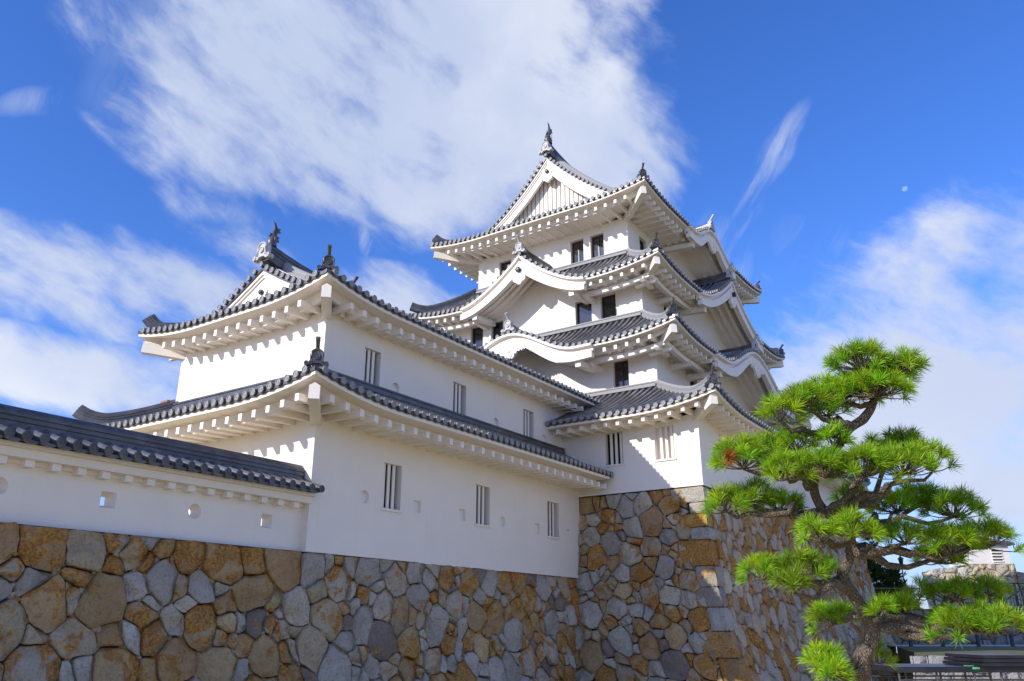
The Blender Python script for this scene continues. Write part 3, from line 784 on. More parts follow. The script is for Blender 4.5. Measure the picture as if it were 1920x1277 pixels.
for (c, cB, zb, rf, ft, wins, loops, yend, xe) in ((0.0, 0.0, -.1, T1, 2.95, W1, L1, 7.96, 13.58), (.72, .72, 4.3, T2, 6.35, W2, L2, 7.38, 16.2)):
    mb = MB(); P = planeP('A', c); r = .17
    hs_ = list(wins) + [((x-r, x+r, z-r, z+r) if k == 's' else (x-r-.03, x+r+.03, z-r-.03, z+r+.03)) for k, x, z in loops]
    wall_sheet(mb, P, cB, xe, zb, lambda u: rf.soff('A', (u-rf.rect[0])/rf.S['A'].ln, rf.ov)+.06, hs_, ft)
    PB = planeP('B', cB)
    wall_sheet(mb, PB, c, yend, zb, lambda u: rf.soff('B', (u-rf.rect[2])/rf.S['B'].ln, rf.ov)+.06, [], ft)
    PD = planeP('D', yend)
    wall_sheet(mb, PD, cB, xe, zb, lambda u: rf.soff('D', (u-rf.rect[0])/rf.S['D'].ln, rf.ov)+.06, [], ft)
    if c == 0: ubox(mb, P, -.025, xe, zb, zb+.10, -.025, .02)
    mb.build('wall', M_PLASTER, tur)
    for q in wins: lattice_window(P, *q, tur)
    for k, x, z in loops:
        lp = MB()
        if k == 'o': round_hole(lp, P, x, z, r, .10)
        else: 
            reveal(lp, P, x-r, x+r, z-r, z+r, .10); lp.quad(P(x-r, z-r, .10), P(x+r, z-r, .10), P(x+r, z+r, .10), P(x-r, z+r, .10))
        lp.build('loophole', M_PLASTER, tur)

# ------------------------------------------------------------------ parapet wall to the left
par = thing('plaster_wall', 'low white plaster wall with small tiled roof and through loopholes running left from the turret', 'wall', (-7, .45, -.1))
XL = -15.0
mb = MB(); P = planeP('A', .25)
loops = [('o', -7.13, .55), ('s', -5.05, .55), ('o', -3.04, .55), ('s', -1.06, .54), ('s', -9.1, .55), ('o', -11.1, .55)]
r = .16
hs_ = [((x-r, x+r, z-r, z+r) if k == 's' else (x-r-.03, x+r+.03, z-r-.03, z+r+.03)) for k, x, z in loops]
wall_sheet(mb, P, XL, .0, -.1, lambda u: 1.30, hs_, 1.25)
PBK = lambda u, z, d=0: Vector((u, .53-d, z))
rb = .085
hb_ = [(x-rb-(.03 if k == 'o' else 0), x+rb+(.03 if k == 'o' else 0), z-rb-(.03 if k == 'o' else 0), z+rb+(.03 if k == 'o' else 0)) for k, x, z in loops]
wall_sheet(mb, PBK, XL, 0, -.1, lambda u: 1.30, hb_, 1.25)
ubox(mb, P, XL, -.003, -.1, 0, -.022, .02)
# cornice and dentils
ubox(mb, P, XL, .06, 1.06, 1.22, -.30, .7); ubox(mb, P, XL, .09, 1.222, 1.30, -.40, .8); ubox(mb, P, XL, -.01, .98, 1.058, -.06, .46)
for i in range(31):
    x = -.37 - i*.4925
    if x > XL: ubox(mb, P, x-.085, x+.085, .92, 1.058, -.22, .62)
mb.quad(P(0, -.1, 0), P(0, -.1, .28), P(0, 1.25, .28), P(0, 1.25, 0))
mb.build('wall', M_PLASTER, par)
for k, x, z in loops:
    lp = MB()
    if k == 'o':
        round_hole(lp, P, x, z, r, .28, False, rb)
        b2 = MB(); round_hole(b2, PBK, x, z, rb, .002, False); lp.add(b2.v, b2.f)
    else:
        q = [(-1, -1), (1, -1), (1, 1), (-1, 1)]
        for i in range(4):
            a, b = q[i], q[(i+1) % 4]
            lp.quad(P(x+a[0]*r, z+a[1]*r, 0), P(x+b[0]*r, z+b[1]*r, 0), P(x+b[0]*rb, z+b[1]*rb, .28), P(x+a[0]*rb, z+a[1]*rb, .28))
    lp.build('loophole', M_PLASTER, par)
PR = Roof(XL, .12, -.32, 1.22, 1.39, .77, .5, .38, .03, 0, 1)
PR.W = .77
rfm = MB()
for k in ('A', 'D'):
    sd = PR.S[k]
    rows = [[sd.P(u, w, PR.ze+PR.rise(w)-.05) for u in (0, sd.ln)] for w in (0, .25, .5, .77)]; rfm.grid(rows)
    n = int(sd.ln/.31)
    for i in range(n):
        u = (sd.ln - .11 - i*.31)
        PR.row(rfm, [sd.P(u, w, PR.ze+PR.rise(max(w, 0))) for w in (-.05, .2, .45, .70)], sd.T, .09, -sd.I)
        a = u-.155
        seg = [sd.P(a+.155*(j-2)/2, -.03, PR.ze - .07 - .05*(1-((j-2)/2)**2)) for j in range(5)]
        rfm.grid([[p + Vector((0, 0, .06)) for p in seg], seg, [p + sd.I*.1 for p in seg]])
ro_p = rfm.build('roof', [M_TILE, M_TILE, M_ROW], par, True, angle=radians(50))  # end discs take the dark tile, their shade held in the colour
rg = MB(); ridge(rg, [Vector((x, .45, 1.64)) for x in (XL, -9, -5, -2, -.02)], 1.35, 1.0); rg.build('ridge', M_TILE, ro_p)
cp = MB(); cp.box2((-.02, .28, 1.62), (.035, .62, 1.95)); cp.build('copper_flashing', M_COPPER, ro_p)

# ------------------------------------------------------------------ stone walls of fitted boulders
STONE_COL = [((.70, .64, .56), .15, 7), ((.58, .53, .47), .38, 5), ((.74, .65, .52), .64, 8), ((.64, .52, .35), .76, 6), ((.64, .44, .22), .80, 6), ((.62, .40, .19), .90, 7), ((.74, .54, .30), .72, 3), ((.36, .28, .23), .45, 2)]
def stone_colour(rnd, pal=STONE_COL):
    t = rnd.random()*sum(p[2] for p in pal)
    for c, rs, wgt in pal:
        t -= wgt
        if t <= 0: break
    f = .85 + .3*rnd.random()
    return (c[0]*f, c[1]*f*(.97+.06*rnd.random()), c[2]*f, rs*(.5+.7*rnd.random()))
def clip(poly, nx, ny, d):
    out = []; n = len(poly)
    for i in range(n):
        p, q = poly[i], poly[(i+1) % n]; a = p[0]*nx+p[1]*ny-d; b = q[0]*nx+q[1]*ny-d
        if a <= 0: out.append(p)
        if a*b < 0: t = a/(a-b); out.append((p[0]+(q[0]-p[0])*t, p[1]+(q[1]-p[1])*t))
    return out
def stone_cells(rnd, W, H, radii, stretch=1.0):
    """power diagram: stones of several sizes packed on a W x H sheet (heights measured down from the top)"""
    pts = []; cell = radii[0][0]; gridm = {}
    def near(x, y, R):
        gx, gy = int(x//1), int(y//1)
        for i in range(gx-2, gx+3):
            for j in range(gy-2, gy+3):
                for p in gridm.get((i, j), ()):
                    if (p[0]-x)**2 + (p[1]-y)**2 < (p[2]+R)**2*.80: return True
        return False
    for R, tries in radii:
        for _ in range(int(tries*W*H)):
            x, y = rnd.uniform(-.3, W+.3), rnd.uniform(.02, H+.2); r = R*(.82+.36*rnd.random())
            if y < r*.75: y = r*.75 + .02
            if not near(x, y, r):
                p = (x, y, r); pts.append(p); gridm.setdefault((int(x//1), int(y//1)), []).append(p)
    cells = []
    for (x, y, r) in pts:
        poly = [(-.5, 0), (W+.5, 0), (W+.5, H), (-.5, H)]
        gx, gy = int(x//1), int(y//1)
        for i in range(gx-2, gx+3):
            for j in range(gy-2, gy+3):
                for q in gridm.get((i, j), ()):
                    dx, dy = q[0]-x, q[1]-y; L2 = dx*dx+dy*dy
                    if L2 < 1e-9: continue
                    poly = clip(poly, dx, dy, (q[0]**2-x*x + q[1]**2-y*y - (q[2]**2 - r*r)*.8)/2)
                    if len(poly) < 3: break
        if len(poly) >= 3: cells.append((poly, r))
    return cells
def warp(u, v):
    k = min(1, max(0, v)/.45)
    return (u + .20*noise.noise(Vector((u*.8, v*.8, 3.1))) + .05*noise.noise(Vector((u*2.6, v*2.6, 8))), v + k*(.20*noise.noise(Vector((u*.8, v*.8, 17.7))) + .05*noise.noise(Vector((u*2.6, v*2.6, 28)))))
def add_stone(mb, cols, poly, S, rnd, colr, gap=.014, dome=.07, back=.16):
    """S(u, v, out) -> point. poly in sheet coordinates"""
    n = len(poly); A = sum(poly[i][0]*poly[(i+1) % n][1]-poly[(i+1) % n][0]*poly[i][1] for i in range(n))/2
    if abs(A) < .004: return
    if A < 0: poly = poly[::-1]
    # pull the edges in for the joint
    p2 = poly
    cx = sum(p[0] for p in poly)/n; cy = sum(p[1] for p in poly)/n
    g = gap*(.6+.9*rnd.random())
    for i in range(n):
        a, b = poly[i], poly[(i+1) % n]; ex, ey = b[0]-a[0], b[1]-a[1]; l = sqrt(ex*ex+ey*ey)
        if l < 1e-6: continue
        nx, ny = ey/l, -ex/l; p2 = clip(p2, nx, ny, nx*a[0]+ny*a[1]-g)
        if len(p2) < 3: return
    # round the corners unevenly, then subdivide the outline
    n = len(p2); q2 = []
    for i in range(n):
        a, b, c = p2[i-1], p2[i], p2[(i+1) % n]
        la = sqrt((a[0]-b[0])**2+(a[1]-b[1])**2); lc = sqrt((c[0]-b[0])**2+(c[1]-b[1])**2)
        ct = rnd.uniform(.02, .085); ta = min(.42, ct/max(la, .01)); tc = min(.42, ct*rnd.uniform(.6, 1.5)/max(lc, .01))
        pa = (b[0]+(a[0]-b[0])*ta, b[1]+(a[1]-b[1])*ta); pc = (b[0]+(c[0]-b[0])*tc, b[1]+(c[1]-b[1])*tc)
        q2 += [pa, ((pa[0]+pc[0]+b[0])/3, (pa[1]+pc[1]+b[1])/3), pc]
    pts = []; n = len(q2)
    for i in range(n):
        a, b = q2[i], q2[(i+1) % n]; l = sqrt((a[0]-b[0])**2+(a[1]-b[1])**2); k = max(1, int(l/.11+.5))
        for j in range(k): t = j/k; pts.append((a[0]+(b[0]-a[0])*t, a[1]+(b[1]-a[1])*t))
    m_ = len(pts); sz = sqrt(abs(A)); sd = rnd.random()*100
    tx, ty = rnd.uniform(-.16, .16), rnd.uniform(-.16, .16); dm = dome*min(1, sz/.5)*(.6+.8*rnd.random())
    creases = [(cos(t_), sin(t_), rnd.uniform(-.08, .12)*sz, rnd.uniform(.2, .75)) for t_ in (rnd.random()*6.283, rnd.random()*6.283, rnd.random()*6.283)]
    rows = []; vs = []
    for f, o in ((1.0, -back), (1.0, -.03), (.965, .5), (.89, .85), (.70, 1.0), (.48, 1.03), (.24, 1.05)):
        row = []
        for x, y in pts:
            ux, uy = cx+(x-cx)*f, cy+(y-cy)*f
            if o == -back: h = -back
            else:
                h = dm*max(o, -.3) + ((ux-cx)*tx + (uy-cy)*ty)*(1 if o > 0 else .4)
                if o > .4:
                    for kx, ky, k0, kd in creases:
                        q = (ux-cx)*kx+(uy-cy)*ky-k0
                        if q > 0: h -= q*kd*min(1, .5/max(sz, .2))*.8
                    h = max(h, -.045)
                v3 = Vector((ux*2.6+sd, uy*2.6, sd*.7)); h += .05*noise.noise(v3*1.6) + .03*noise.noise(v3*4.3) if o > -.02 else .02*noise.noise(v3)
                j = noise.noise(v3*2.2)*.028; j2 = noise.noise(v3*2.2+Vector((9, 4, 1)))*.028; ux += j; uy += j2
            row.append(S(*warp(ux, uy), h))
        rows.append(row)
    b0 = len(mb.v); mb.grid(rows, True)
    c = rows[-1]; mid = sum((Vector(p) for p in c), Vector())/m_
    mb.add(c + [mid], [(i, (i+1) % m_, m_) for i in range(m_)])
    cols.extend([colr]*(len(mb.v)-b0))
def wall_stones(mb, cols, S, W, H, radii, rnd, u_lo=None, u_hi=None, pal=STONE_COL, dome=.07):
    cells = stone_cells(rnd, W, H, radii); seen = set()
    for poly, r in cells:          # chips wedged where three boulders meet
        for x, y in poly:
            key = (round(x/.09), round(y/.09))
            if key in seen or not (u_lo or -1) < x < min(W, u_hi or 1e9) or not .1 < y < H: continue
            seen.add(key)
            if rnd.random() < .62:
                R_ = rnd.uniform(.055, .11); a0 = rnd.random()*6; k = rnd.choice((4, 5, 5, 6)); el = rnd.uniform(.6, 1.3)
                pg = [(x+cos(a0+6.283*i/k)*R_*rnd.uniform(.8, 1.15)*el, y+sin(a0+6.283*i/k)*R_*rnd.uniform(.8, 1.15)) for i in range(k)]
                add_stone(mb, cols, pg, lambda u, v, o: S(u, v, o-.045), rnd, stone_colour(rnd, pal), .0, .05, .06)
    for poly, r in cells:
        if u_lo is not None: poly = clip(poly, -1, 0, -u_lo)
        if u_hi is not None and len(poly) > 2: poly = clip(poly, 1, 0, u_hi)
        if len(poly) > 2: add_stone(mb, cols, poly, S, rnd, stone_colour(rnd, pal), dome=dome)
def backing(mb, cols, S, W, H, d=-.11, u0=0.0):
    rows = [[S(u0+(W-u0)*i/20, H*j/12, d) for i in range(21)] for j in range(13)]; b = len(mb.v); mb.m = 1; mb.grid(rows); mb.m = 0
    cols.extend([(.05, .045, .04, 0)]*(len(mb.v)-b))

GZ = -4.30
# wall under turret and parapet: face y = 0 at the top, battered outwards
rnd = random.Random(11)
def S1(u, v, o): return Vector((-15.5+u, -.02 - .04*v*v - o, -.10 - v))
sw = MB(); cols = []
wall_stones(sw, cols, S1, 29.0, 4.3, [(.44, 5), (.33, 14), (.22, 16), (.12, 22)], rnd)
backing(sw, cols, S1, 29.4, 4.3)
b = len(sw.v); sw.m = 1; sw.quad(Vector((-15.5, .08, -.14)), Vector((13.6, .08, -.14)), Vector((13.6, .9, -.14)), Vector((-15.5, .9, -.14))); sw.m = 0; cols.extend([(.05, .045, .04, 0)]*(len(sw.v)-b))
o = sw.build('stone_wall', [M_STONE, M_JOINT], None, True, cols, angle=radians(38))
tag(o, 'long low wall of fitted grey and rust boulders carrying the white plaster wall and turret', 'stone wall')

# high base of the keep
rnd = random.Random(5)
def bat(v): return .033*v*v
X0K, Y0K, ZK = 13.58, -5.04, 2.90
base = thing('stone_rampart', 'high sloping stone base of fitted boulders under the keep', 'stone rampart', (XC, YC, GZ))
def SB(u, v, o): return Vector((X0K - bat(v) - o, Y0K - bat(v) + u, ZK - v))     # u from the corner
def SA(u, v, o): return Vector((X0K - bat(v) + u, Y0K - bat(v) - o, ZK - v))
HK = ZK - GZ + .1
f1 = MB(); cols = []
wall_stones(f1, cols, SB, 8.2, HK, [(.42, 5), (.32, 14), (.21, 16), (.12, 22)], rnd, .62)
backing(f1, cols, SB, 8.2, HK)
o1 = f1.build('wall_face', [M_STONE, M_JOINT], base, True, cols, angle=radians(38)); o1['label'] = 'sunlit-topped face of grey and brown boulders beside the turret'
PALA = [((.72, .58, .44), .4, 8), ((.64, .49, .33), .6, 7), ((.70, .46, .22), .8, 7), ((.68, .37, .12), 1.0, 6), ((.76, .65, .51), .35, 5)]
f2 = MB(); cols = []
wall_stones(f2, cols, SA, 24.5, HK, [(.40, 5), (.31, 14), (.21, 16), (.12, 22)], rnd, .62, None, PALA)
backing(f2, cols, SA, 24.5, HK)
f2.build('wall_face', [M_STONE, M_JOINT], base, True, cols, angle=radians(38))['label'] = 'long shaded face of warm brown boulders behind the pine tree'
# far end face of the base
def SE(u, v, o): return Vector((mir(X0K) + bat(v) + o, Y0K - bat(v) + u, ZK - v))
def SA2(u, v, o): return Vector((mir(X0K) + bat(v) - u, Y0K - bat(v) - o, ZK - v))
f3 = MB(); cols = []
wall_stones(f3, cols, SE, 9.0, HK, [(.37, 12), (.26, 24), (.15, 40)], rnd, 0)
backing(f3, cols, SE, 9, HK)
f3.build('wall_face', [M_STONE, M_JOINT], base, True, cols, angle=radians(38))
# long-and-short corner blocks
cb = MB(); cols = []
CC = [(.62, .58, .50, .25), (.60, .55, .47, .2), (.66, .48, .10, .6), (.58, .54, .48, .3), (.50, .24, .06, 1.0), (.52, .47, .38, .5), (.42, .37, .33, .45), (.60, .56, .51, .2), (.54, .35, .16, .8), (.44, .28, .12, .8)]
zs = [0.0, .55, .95, 1.42, 1.86, 2.75, 3.45, 4.1, 4.85, 5.65, 6.45, HK]
for i in range(len(zs)-1):
    v0, v1 = zs[i]+.012, zs[i+1]-.012; lb, la = (1.15, .62) if i % 2 == 0 else (.66, 1.15)
    lb *= rnd.uniform(.85, 1.1); la *= rnd.uniform(.85, 1.1); sd = rnd.random()*50
    rows = []; nv = 7
    for j in range(nv+1):
        v = v0 + (v1-v0)*j/nv; e = .05 if j in (0, nv) else .0; row = []
        for k in range(-7, 8):
            # walk along B face (negative k), round the arris, along A face
            t = abs(k)/7.0; en = .05 if abs(k) == 7 else 0
            pr = .02 + .035*noise.noise(Vector((k*.5+sd, v*2.4, sd))) + .012*noise.noise(Vector((k*1.3+sd, v*5, sd))) - e - en
            if k == 0: p = Vector((X0K - bat(v) - pr*.75, Y0K - bat(v) - pr*.75, ZK-v))
            elif k < 0: p = SB(.03 + (lb-.03)*((abs(k)-1)/6.0), v, pr)
            else: p = SA(.03 + (la-.03)*((k-1)/6.0), v, pr)
            row.append(p)
        rows.append(row)
    rows = [[SB(lb, v0, -.15)] + [SB(max(.0, lb*abs(k)/7), v0, -.12) if k <= 0 else SA(la*k/7, v0, -.12) for k in range(-7, 8)][1:-1] + [SA(la, v0, -.15)]] + rows + [[SB(lb, v1, -.15)] + [SB(max(.0, lb*abs(k)/7), v1, -.12) if k <= 0 else SA(la*k/7, v1, -.12) for k in range(-7, 8)][1:-1] + [SA(la, v1, -.15)]]
    bb = len(cb.v); cb.grid(rows)
    cb.grid([[r[0] for r in rows], [SB(lb, (v0+v1)/2, -.15) for r in rows]]); cb.grid([[r[-1] for r in rows], [SA(la, (v0+v1)/2, -.15) for r in rows]])
    cols.extend([CC[i % len(CC)]]*(len(cb.v)-bb))
cb.build('corner_blocks', M_STONE, base, True, cols, angle=radians(42))
lid = MB(); lid.quad(Vector((X0K+.1, Y0K+.1, ZK-.03)), Vector((mir(X0K)-.1, Y0K+.1, ZK-.03)), Vector((mir(X0K)-.1, 13, ZK-.03)), Vector((X0K+.1, 13, ZK-.03))); lid.build('top', M_JOINT, base)

# ------------------------------------------------------------------ ground
def f_gravel(q, b, o):
    p = geo_pos(q); n = q.noise(p, 1.2, 6, .6); n2 = q.noise(p, 45, 3, .6)
    q.put(b.inputs['Base Color'], q.mix(n, (.58, .44, .17), (.66, .52, .23))); b.inputs['Roughness'].default_value = .9; bump(q, b, n2, .4, .02)
def f_lawn(q, b, o):
    p = geo_pos(q); n = q.noise(p, .7, 6, .65); n2 = q.noise(p, 30, 3, .6)
    q.put(b.inputs['Base Color'], q.mix(q.maprange(n, .3, .7), (.10, .115, .03), (.17, .145, .06))); b.inputs['Roughness'].default_value = .9; bump(q, b, n2, .8, .05)
M_GRAVEL = mat('pale_gravel', f_gravel); M_LAWN = mat('dry_lawn', f_lawn)
M_PATH = flat('pale_path', (.52, .46, .41), .85, 0, 2, .12)
g0 = MB()
# one sheet: low ground near the camera, a step up to the lawn plateau far right, out to the horizon
HF = Vector((cos(YAW), sin(YAW), 0))
def gp(f, r, z): p = CAM + HF*f + RT*r; return Vector((p.x, p.y, z))
fr = [-60, -20, 0, 10, 20, 29.95, 48, 60]; ra = [-400, -120, -40, -10, 0, 6, 12, 20, 40, 120, 400]
g0.grid([[gp(f, r, GZ) for r in ra] for f in fr])
kind(g0.build('ground', M_GRAVEL), 'structure')
g1 = MB(); LE = {30: 14.2, 38: 17.2, 46.5: 20.5}
rows = [[gp(f, r, -2.75) for r in (l, l+3, 40, 120, 400, 2500)] for f, l in LE.items()]
rows += [[gp(f, r, -2.75 if f < 400 else -3.2) for r in (-2500, 0, 40, 120, 400, 2500)] for f in (47.2, 60, 120, 400, 3500)]
g1.grid(rows); g1.grid([[gp(f, l, z) for f, l in LE.items()] for z in (-2.75, GZ)])
kind(g1.build('lawn', M_LAWN), 'structure')
g2 = MB(); g2.grid([[gp(f, r, -2.744) for r in (20.6, 30, 40, 80)] for f in (46.8, 51.8)]); kind(g2.build('path', M_PATH), 'structure')

TRUNK = [((-5.564, -13.771, -4.400), 0.176), ((-5.564, -13.771, -3.600), 0.132), ((-5.564, -13.771, -2.591), 0.117), ((-5.633, -13.824, -2.347), 0.108), ((-5.695, -13.854, -2.153), 0.098), ((-5.700, -13.964, -1.968), 0.098), ((-5.751, -13.975, -1.830), 0.098), ((-5.871, -13.914, -1.645), 0.081), ((-5.964, -13.865, -1.507), 0.076), ((-6.010, -13.855, -1.415), 0.071), ((-6.018, -13.931, -1.276), 0.069), ((-6.053, -13.967, -1.138), 0.069), ((-6.132, -13.938, -0.999), 0.064), ((-6.254, -13.831, -0.884), 0.061), ((-6.344, -13.786, -0.745), 0.059), ((-6.390, -13.805, -0.607), 0.056), ((-6.384, -13.902, -0.468), 0.054), ((-6.355, -14.030, -0.330), 0.054), ((-6.341, -14.151, -0.173), 0.056), ((-6.290, -14.294, -0.062), 0.056), ((-6.287, -14.386, 0.076), 0.047), ((-6.348, -14.404, 0.247), 0.039), ((-6.421, -14.383, 0.385), 0.029)]
PADS = [
  ((-6.461, -14.351, 0.427), 0.304, 0.166, (-6.358, -14.375, 0.224)),
  ((-6.344, -14.675, 0.369), 0.232, 0.116, (-6.326, -14.378, 0.155)),
  ((-6.042, -14.458, 0.366), 0.304, 0.142, (-6.309, -14.389, 0.132)),
  ((-6.395, -14.105, 0.182), 0.347, 0.149, (-6.282, -14.371, 0.039)),
  ((-6.471, -14.443, 0.145), 0.336, 0.144, (-6.287, -14.386, 0.076)),
  ((-6.653, -13.848, 0.076), 0.245, 0.147, (-6.327, -14.188, -0.145)),
  ((-6.892, -13.697, -0.054), 0.202, 0.173, (-6.352, -14.146, -0.155)),
  ((-6.202, -13.947, 0.078), 0.204, 0.112, (-6.329, -14.190, -0.136)),
  ((-6.919, -13.325, -0.433), 0.299, 0.193, (-6.401, -13.812, -0.570)),
  ((-6.561, -13.458, -0.308), 0.225, 0.150, (-6.403, -13.814, -0.561)),
  ((-6.466, -13.716, -0.272), 0.208, 0.119, (-6.391, -13.877, -0.492)),
  ((-6.500, -14.034, -0.287), 0.193, 0.126, (-6.362, -14.005, -0.353)),
  ((-6.917, -13.707, -0.579), 0.243, 0.168, (-6.383, -13.801, -0.630)),
  ((-6.842, -14.005, -0.580), 0.267, 0.166, (-6.384, -13.872, -0.515)),
  ((-6.653, -14.294, -0.563), 0.285, 0.184, (-6.254, -13.831, -0.884)),
  ((-6.423, -14.556, -0.536), 0.287, 0.195, (-6.210, -13.872, -0.921)),
  ((-5.955, -14.732, -0.451), 0.213, 0.203, (-6.193, -13.891, -0.930)),
  ((-5.711, -14.476, -0.229), 0.255, 0.122, (-6.213, -13.874, -0.912)),
  ((-6.063, -14.270, -0.332), 0.174, 0.119, (-6.213, -13.874, -0.912)),
  ((-6.888, -13.129, -0.815), 0.222, 0.155, (-6.259, -13.817, -0.893)),
  ((-6.566, -13.274, -0.739), 0.238, 0.179, (-6.259, -13.817, -0.893)),
  ((-6.307, -13.437, -0.786), 0.231, 0.121, (-6.259, -13.817, -0.893)),
  ((-5.361, -14.290, -0.742), 0.272, 0.146, (-6.098, -13.974, -1.022)),
  ((-5.217, -14.757, -0.788), 0.307, 0.184, (-6.079, -13.972, -1.068)),
  ((-5.125, -14.506, -0.653), 0.238, 0.148, (-6.091, -13.969, -1.045)),
  ((-5.632, -13.938, -0.668), 0.183, 0.104, (-6.228, -13.855, -0.907)),
  ((-6.713, -13.862, -1.110), 0.202, 0.138, (-6.068, -13.953, -1.124)),
  ((-6.609, -14.128, -1.081), 0.228, 0.128, (-6.077, -13.960, -1.092)),
  ((-5.815, -14.143, -1.113), 0.149, 0.099, (-6.046, -13.962, -1.161)),
  ((-5.895, -14.411, -1.102), 0.213, 0.135, (-6.033, -13.953, -1.207)),
  ((-5.709, -14.737, -1.167), 0.297, 0.182, (-6.033, -13.953, -1.207)),
  ((-5.422, -15.006, -1.111), 0.272, 0.175, (-6.033, -13.953, -1.207)),
  ((-5.212, -14.567, -1.251), 0.229, 0.102, (-6.033, -13.953, -1.207)),
  ((-6.541, -13.279, -1.389), 0.213, 0.155, (-5.956, -13.877, -1.507)),
  ((-6.406, -13.587, -1.366), 0.230, 0.163, (-5.976, -13.862, -1.484)),
  ((-6.671, -13.559, -1.541), 0.167, 0.102, (-5.964, -13.865, -1.507)),
  ((-5.987, -13.720, -1.385), 0.159, 0.139, (-5.989, -13.858, -1.461)),
  ((-5.516, -13.590, -1.792), 0.248, 0.124, (-5.799, -13.948, -1.761)),
  ((-5.378, -14.129, -1.708), 0.263, 0.132, (-5.740, -13.991, -1.830)),
  ((-4.997, -14.308, -1.564), 0.146, 0.115, (-5.724, -14.015, -1.830)),
  ((-4.862, -14.600, -1.566), 0.249, 0.135, (-5.724, -14.015, -1.830)),
  ((-4.630, -14.867, -1.535), 0.219, 0.115, (-5.724, -14.015, -1.830)),
  ((-5.511, -14.685, -1.863), 0.295, 0.162, (-5.720, -14.001, -1.862)),
  ((-5.402, -14.950, -1.846), 0.274, 0.170, (-5.720, -14.001, -1.862)),
  ((-5.948, -14.118, -1.742), 0.114, 0.095, (-5.752, -13.988, -1.807)),
  ((-6.049, -13.605, -2.171), 0.211, 0.134, (-5.695, -13.854, -2.153)),
  ((-6.133, -13.707, -2.263), 0.160, 0.094, (-5.672, -13.844, -2.222)),
  ((-5.284, -13.908, -2.129), 0.132, 0.132, (-5.684, -13.870, -2.153)),
]
DEAD = (-7.299, -13.335, -0.488)

# ------------------------------------------------------------------ cloud-pruned pine tree
def f_bark(q, b, o):
    p = geo_pos(q); mp = q.n('ShaderNodeMapping'); mp.inputs['Scale'].default_value = (1, 1, .45); q.put(mp.inputs[0], p)
    vo = q.n('ShaderNodeTexVoronoi', feature='DISTANCE_TO_EDGE'); q.put(vo.inputs['Vector'], mp.outputs[0]); vo.inputs['Scale'].default_value = 58
    n = q.noise(p, 9, 6, .65); n2 = q.noise(p, 60, 4, .6)
    e = q.maprange(vo.outputs['Distance'], 0, .16)
    c = q.mix(n, (.12, .082, .055), (.27, .21, .155)); c = q.mix(q.maprange(n2, .5, .75, 0, .5), c, (.42, .38, .32))
    q.put(b.inputs['Base Color'], q.mix(q.math('ADD', q.math('MULTIPLY', e, .6), .4), (.06, .04, .028), c)); b.inputs['Roughness'].default_value = .9
    bump(q, b, q.math('ADD', e, q.math('MULTIPLY', n2, .5)), .9, .02)
M_BARK = mat('pine_bark', f_bark)
def needle_mat(name):
    mt = bpy.data.materials.new(name); mt.use_nodes = True; t = mt.node_tree; t.nodes.clear(); q = NG(t)
    out = q.n('ShaderNodeOutputMaterial'); b = q.n('ShaderNodeBsdfPrincipled'); at = q.n('ShaderNodeVertexColor', layer_name='col')
    q.put(b.inputs['Base Color'], at.outputs['Color']); b.inputs['Roughness'].default_value = .5; b.inputs['Specular IOR Level'].default_value = .35
    tr = q.n('ShaderNodeBsdfTranslucent'); q.put(tr.inputs['Color'], q.mix(1, at.outputs['Color'], (1.25, 1.2, .6), 'MULTIPLY'))
    mx = q.n('ShaderNodeMixShader'); mx.inputs[0].default_value = .4
    t.links.new(b.outputs[0], mx.inputs[1]); t.links.new(tr.outputs[0], mx.inputs[2]); t.links.new(mx.outputs[0], out.inputs[0]); return mt
M_NEEDLE = needle_mat('pine_needles')
def tuft(mb, cols, o, ax, rnd, n, ln, wd, cbase, spread=1.25):
    ax = ax.normalized(); x = ax.orthogonal().normalized(); y = ax.cross(x)
    for _ in range(n):
        a = rnd.random()*2*pi; th = spread*sqrt(rnd.random())
        d = ax*cos(th) + (x*cos(a)+y*sin(a))*sin(th); l = ln*rnd.uniform(.75, 1.1)
        s = d.cross(Vector((rnd.uniform(-1, 1), rnd.uniform(-1, 1), rnd.uniform(-1, 1)))).normalized()*wd
        st = o + ax*rnd.uniform(-.035, .02)*ln/.12
        b = len(mb.v); mid = st + d*l*.55 ; tip = st + d*l + Vector((0, 0, -.06*l*(1-d.z)))
        mb.v.extend((st - s*.6, st + s*.6, mid + s, mid - s, tip)); mb.f.append((b, b+1, b+2, b+3)); mb.f.append((b+3, b+2, b+4)); mb.mi.extend((0, 0))
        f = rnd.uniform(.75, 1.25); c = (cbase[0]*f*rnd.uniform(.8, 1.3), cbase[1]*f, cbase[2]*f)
        dk = (c[0]*.8, c[1]*.75, c[2]*.8); cols.extend((dk, dk, c, c, (c[0]*1.15, c[1]*1.05, c[2])))
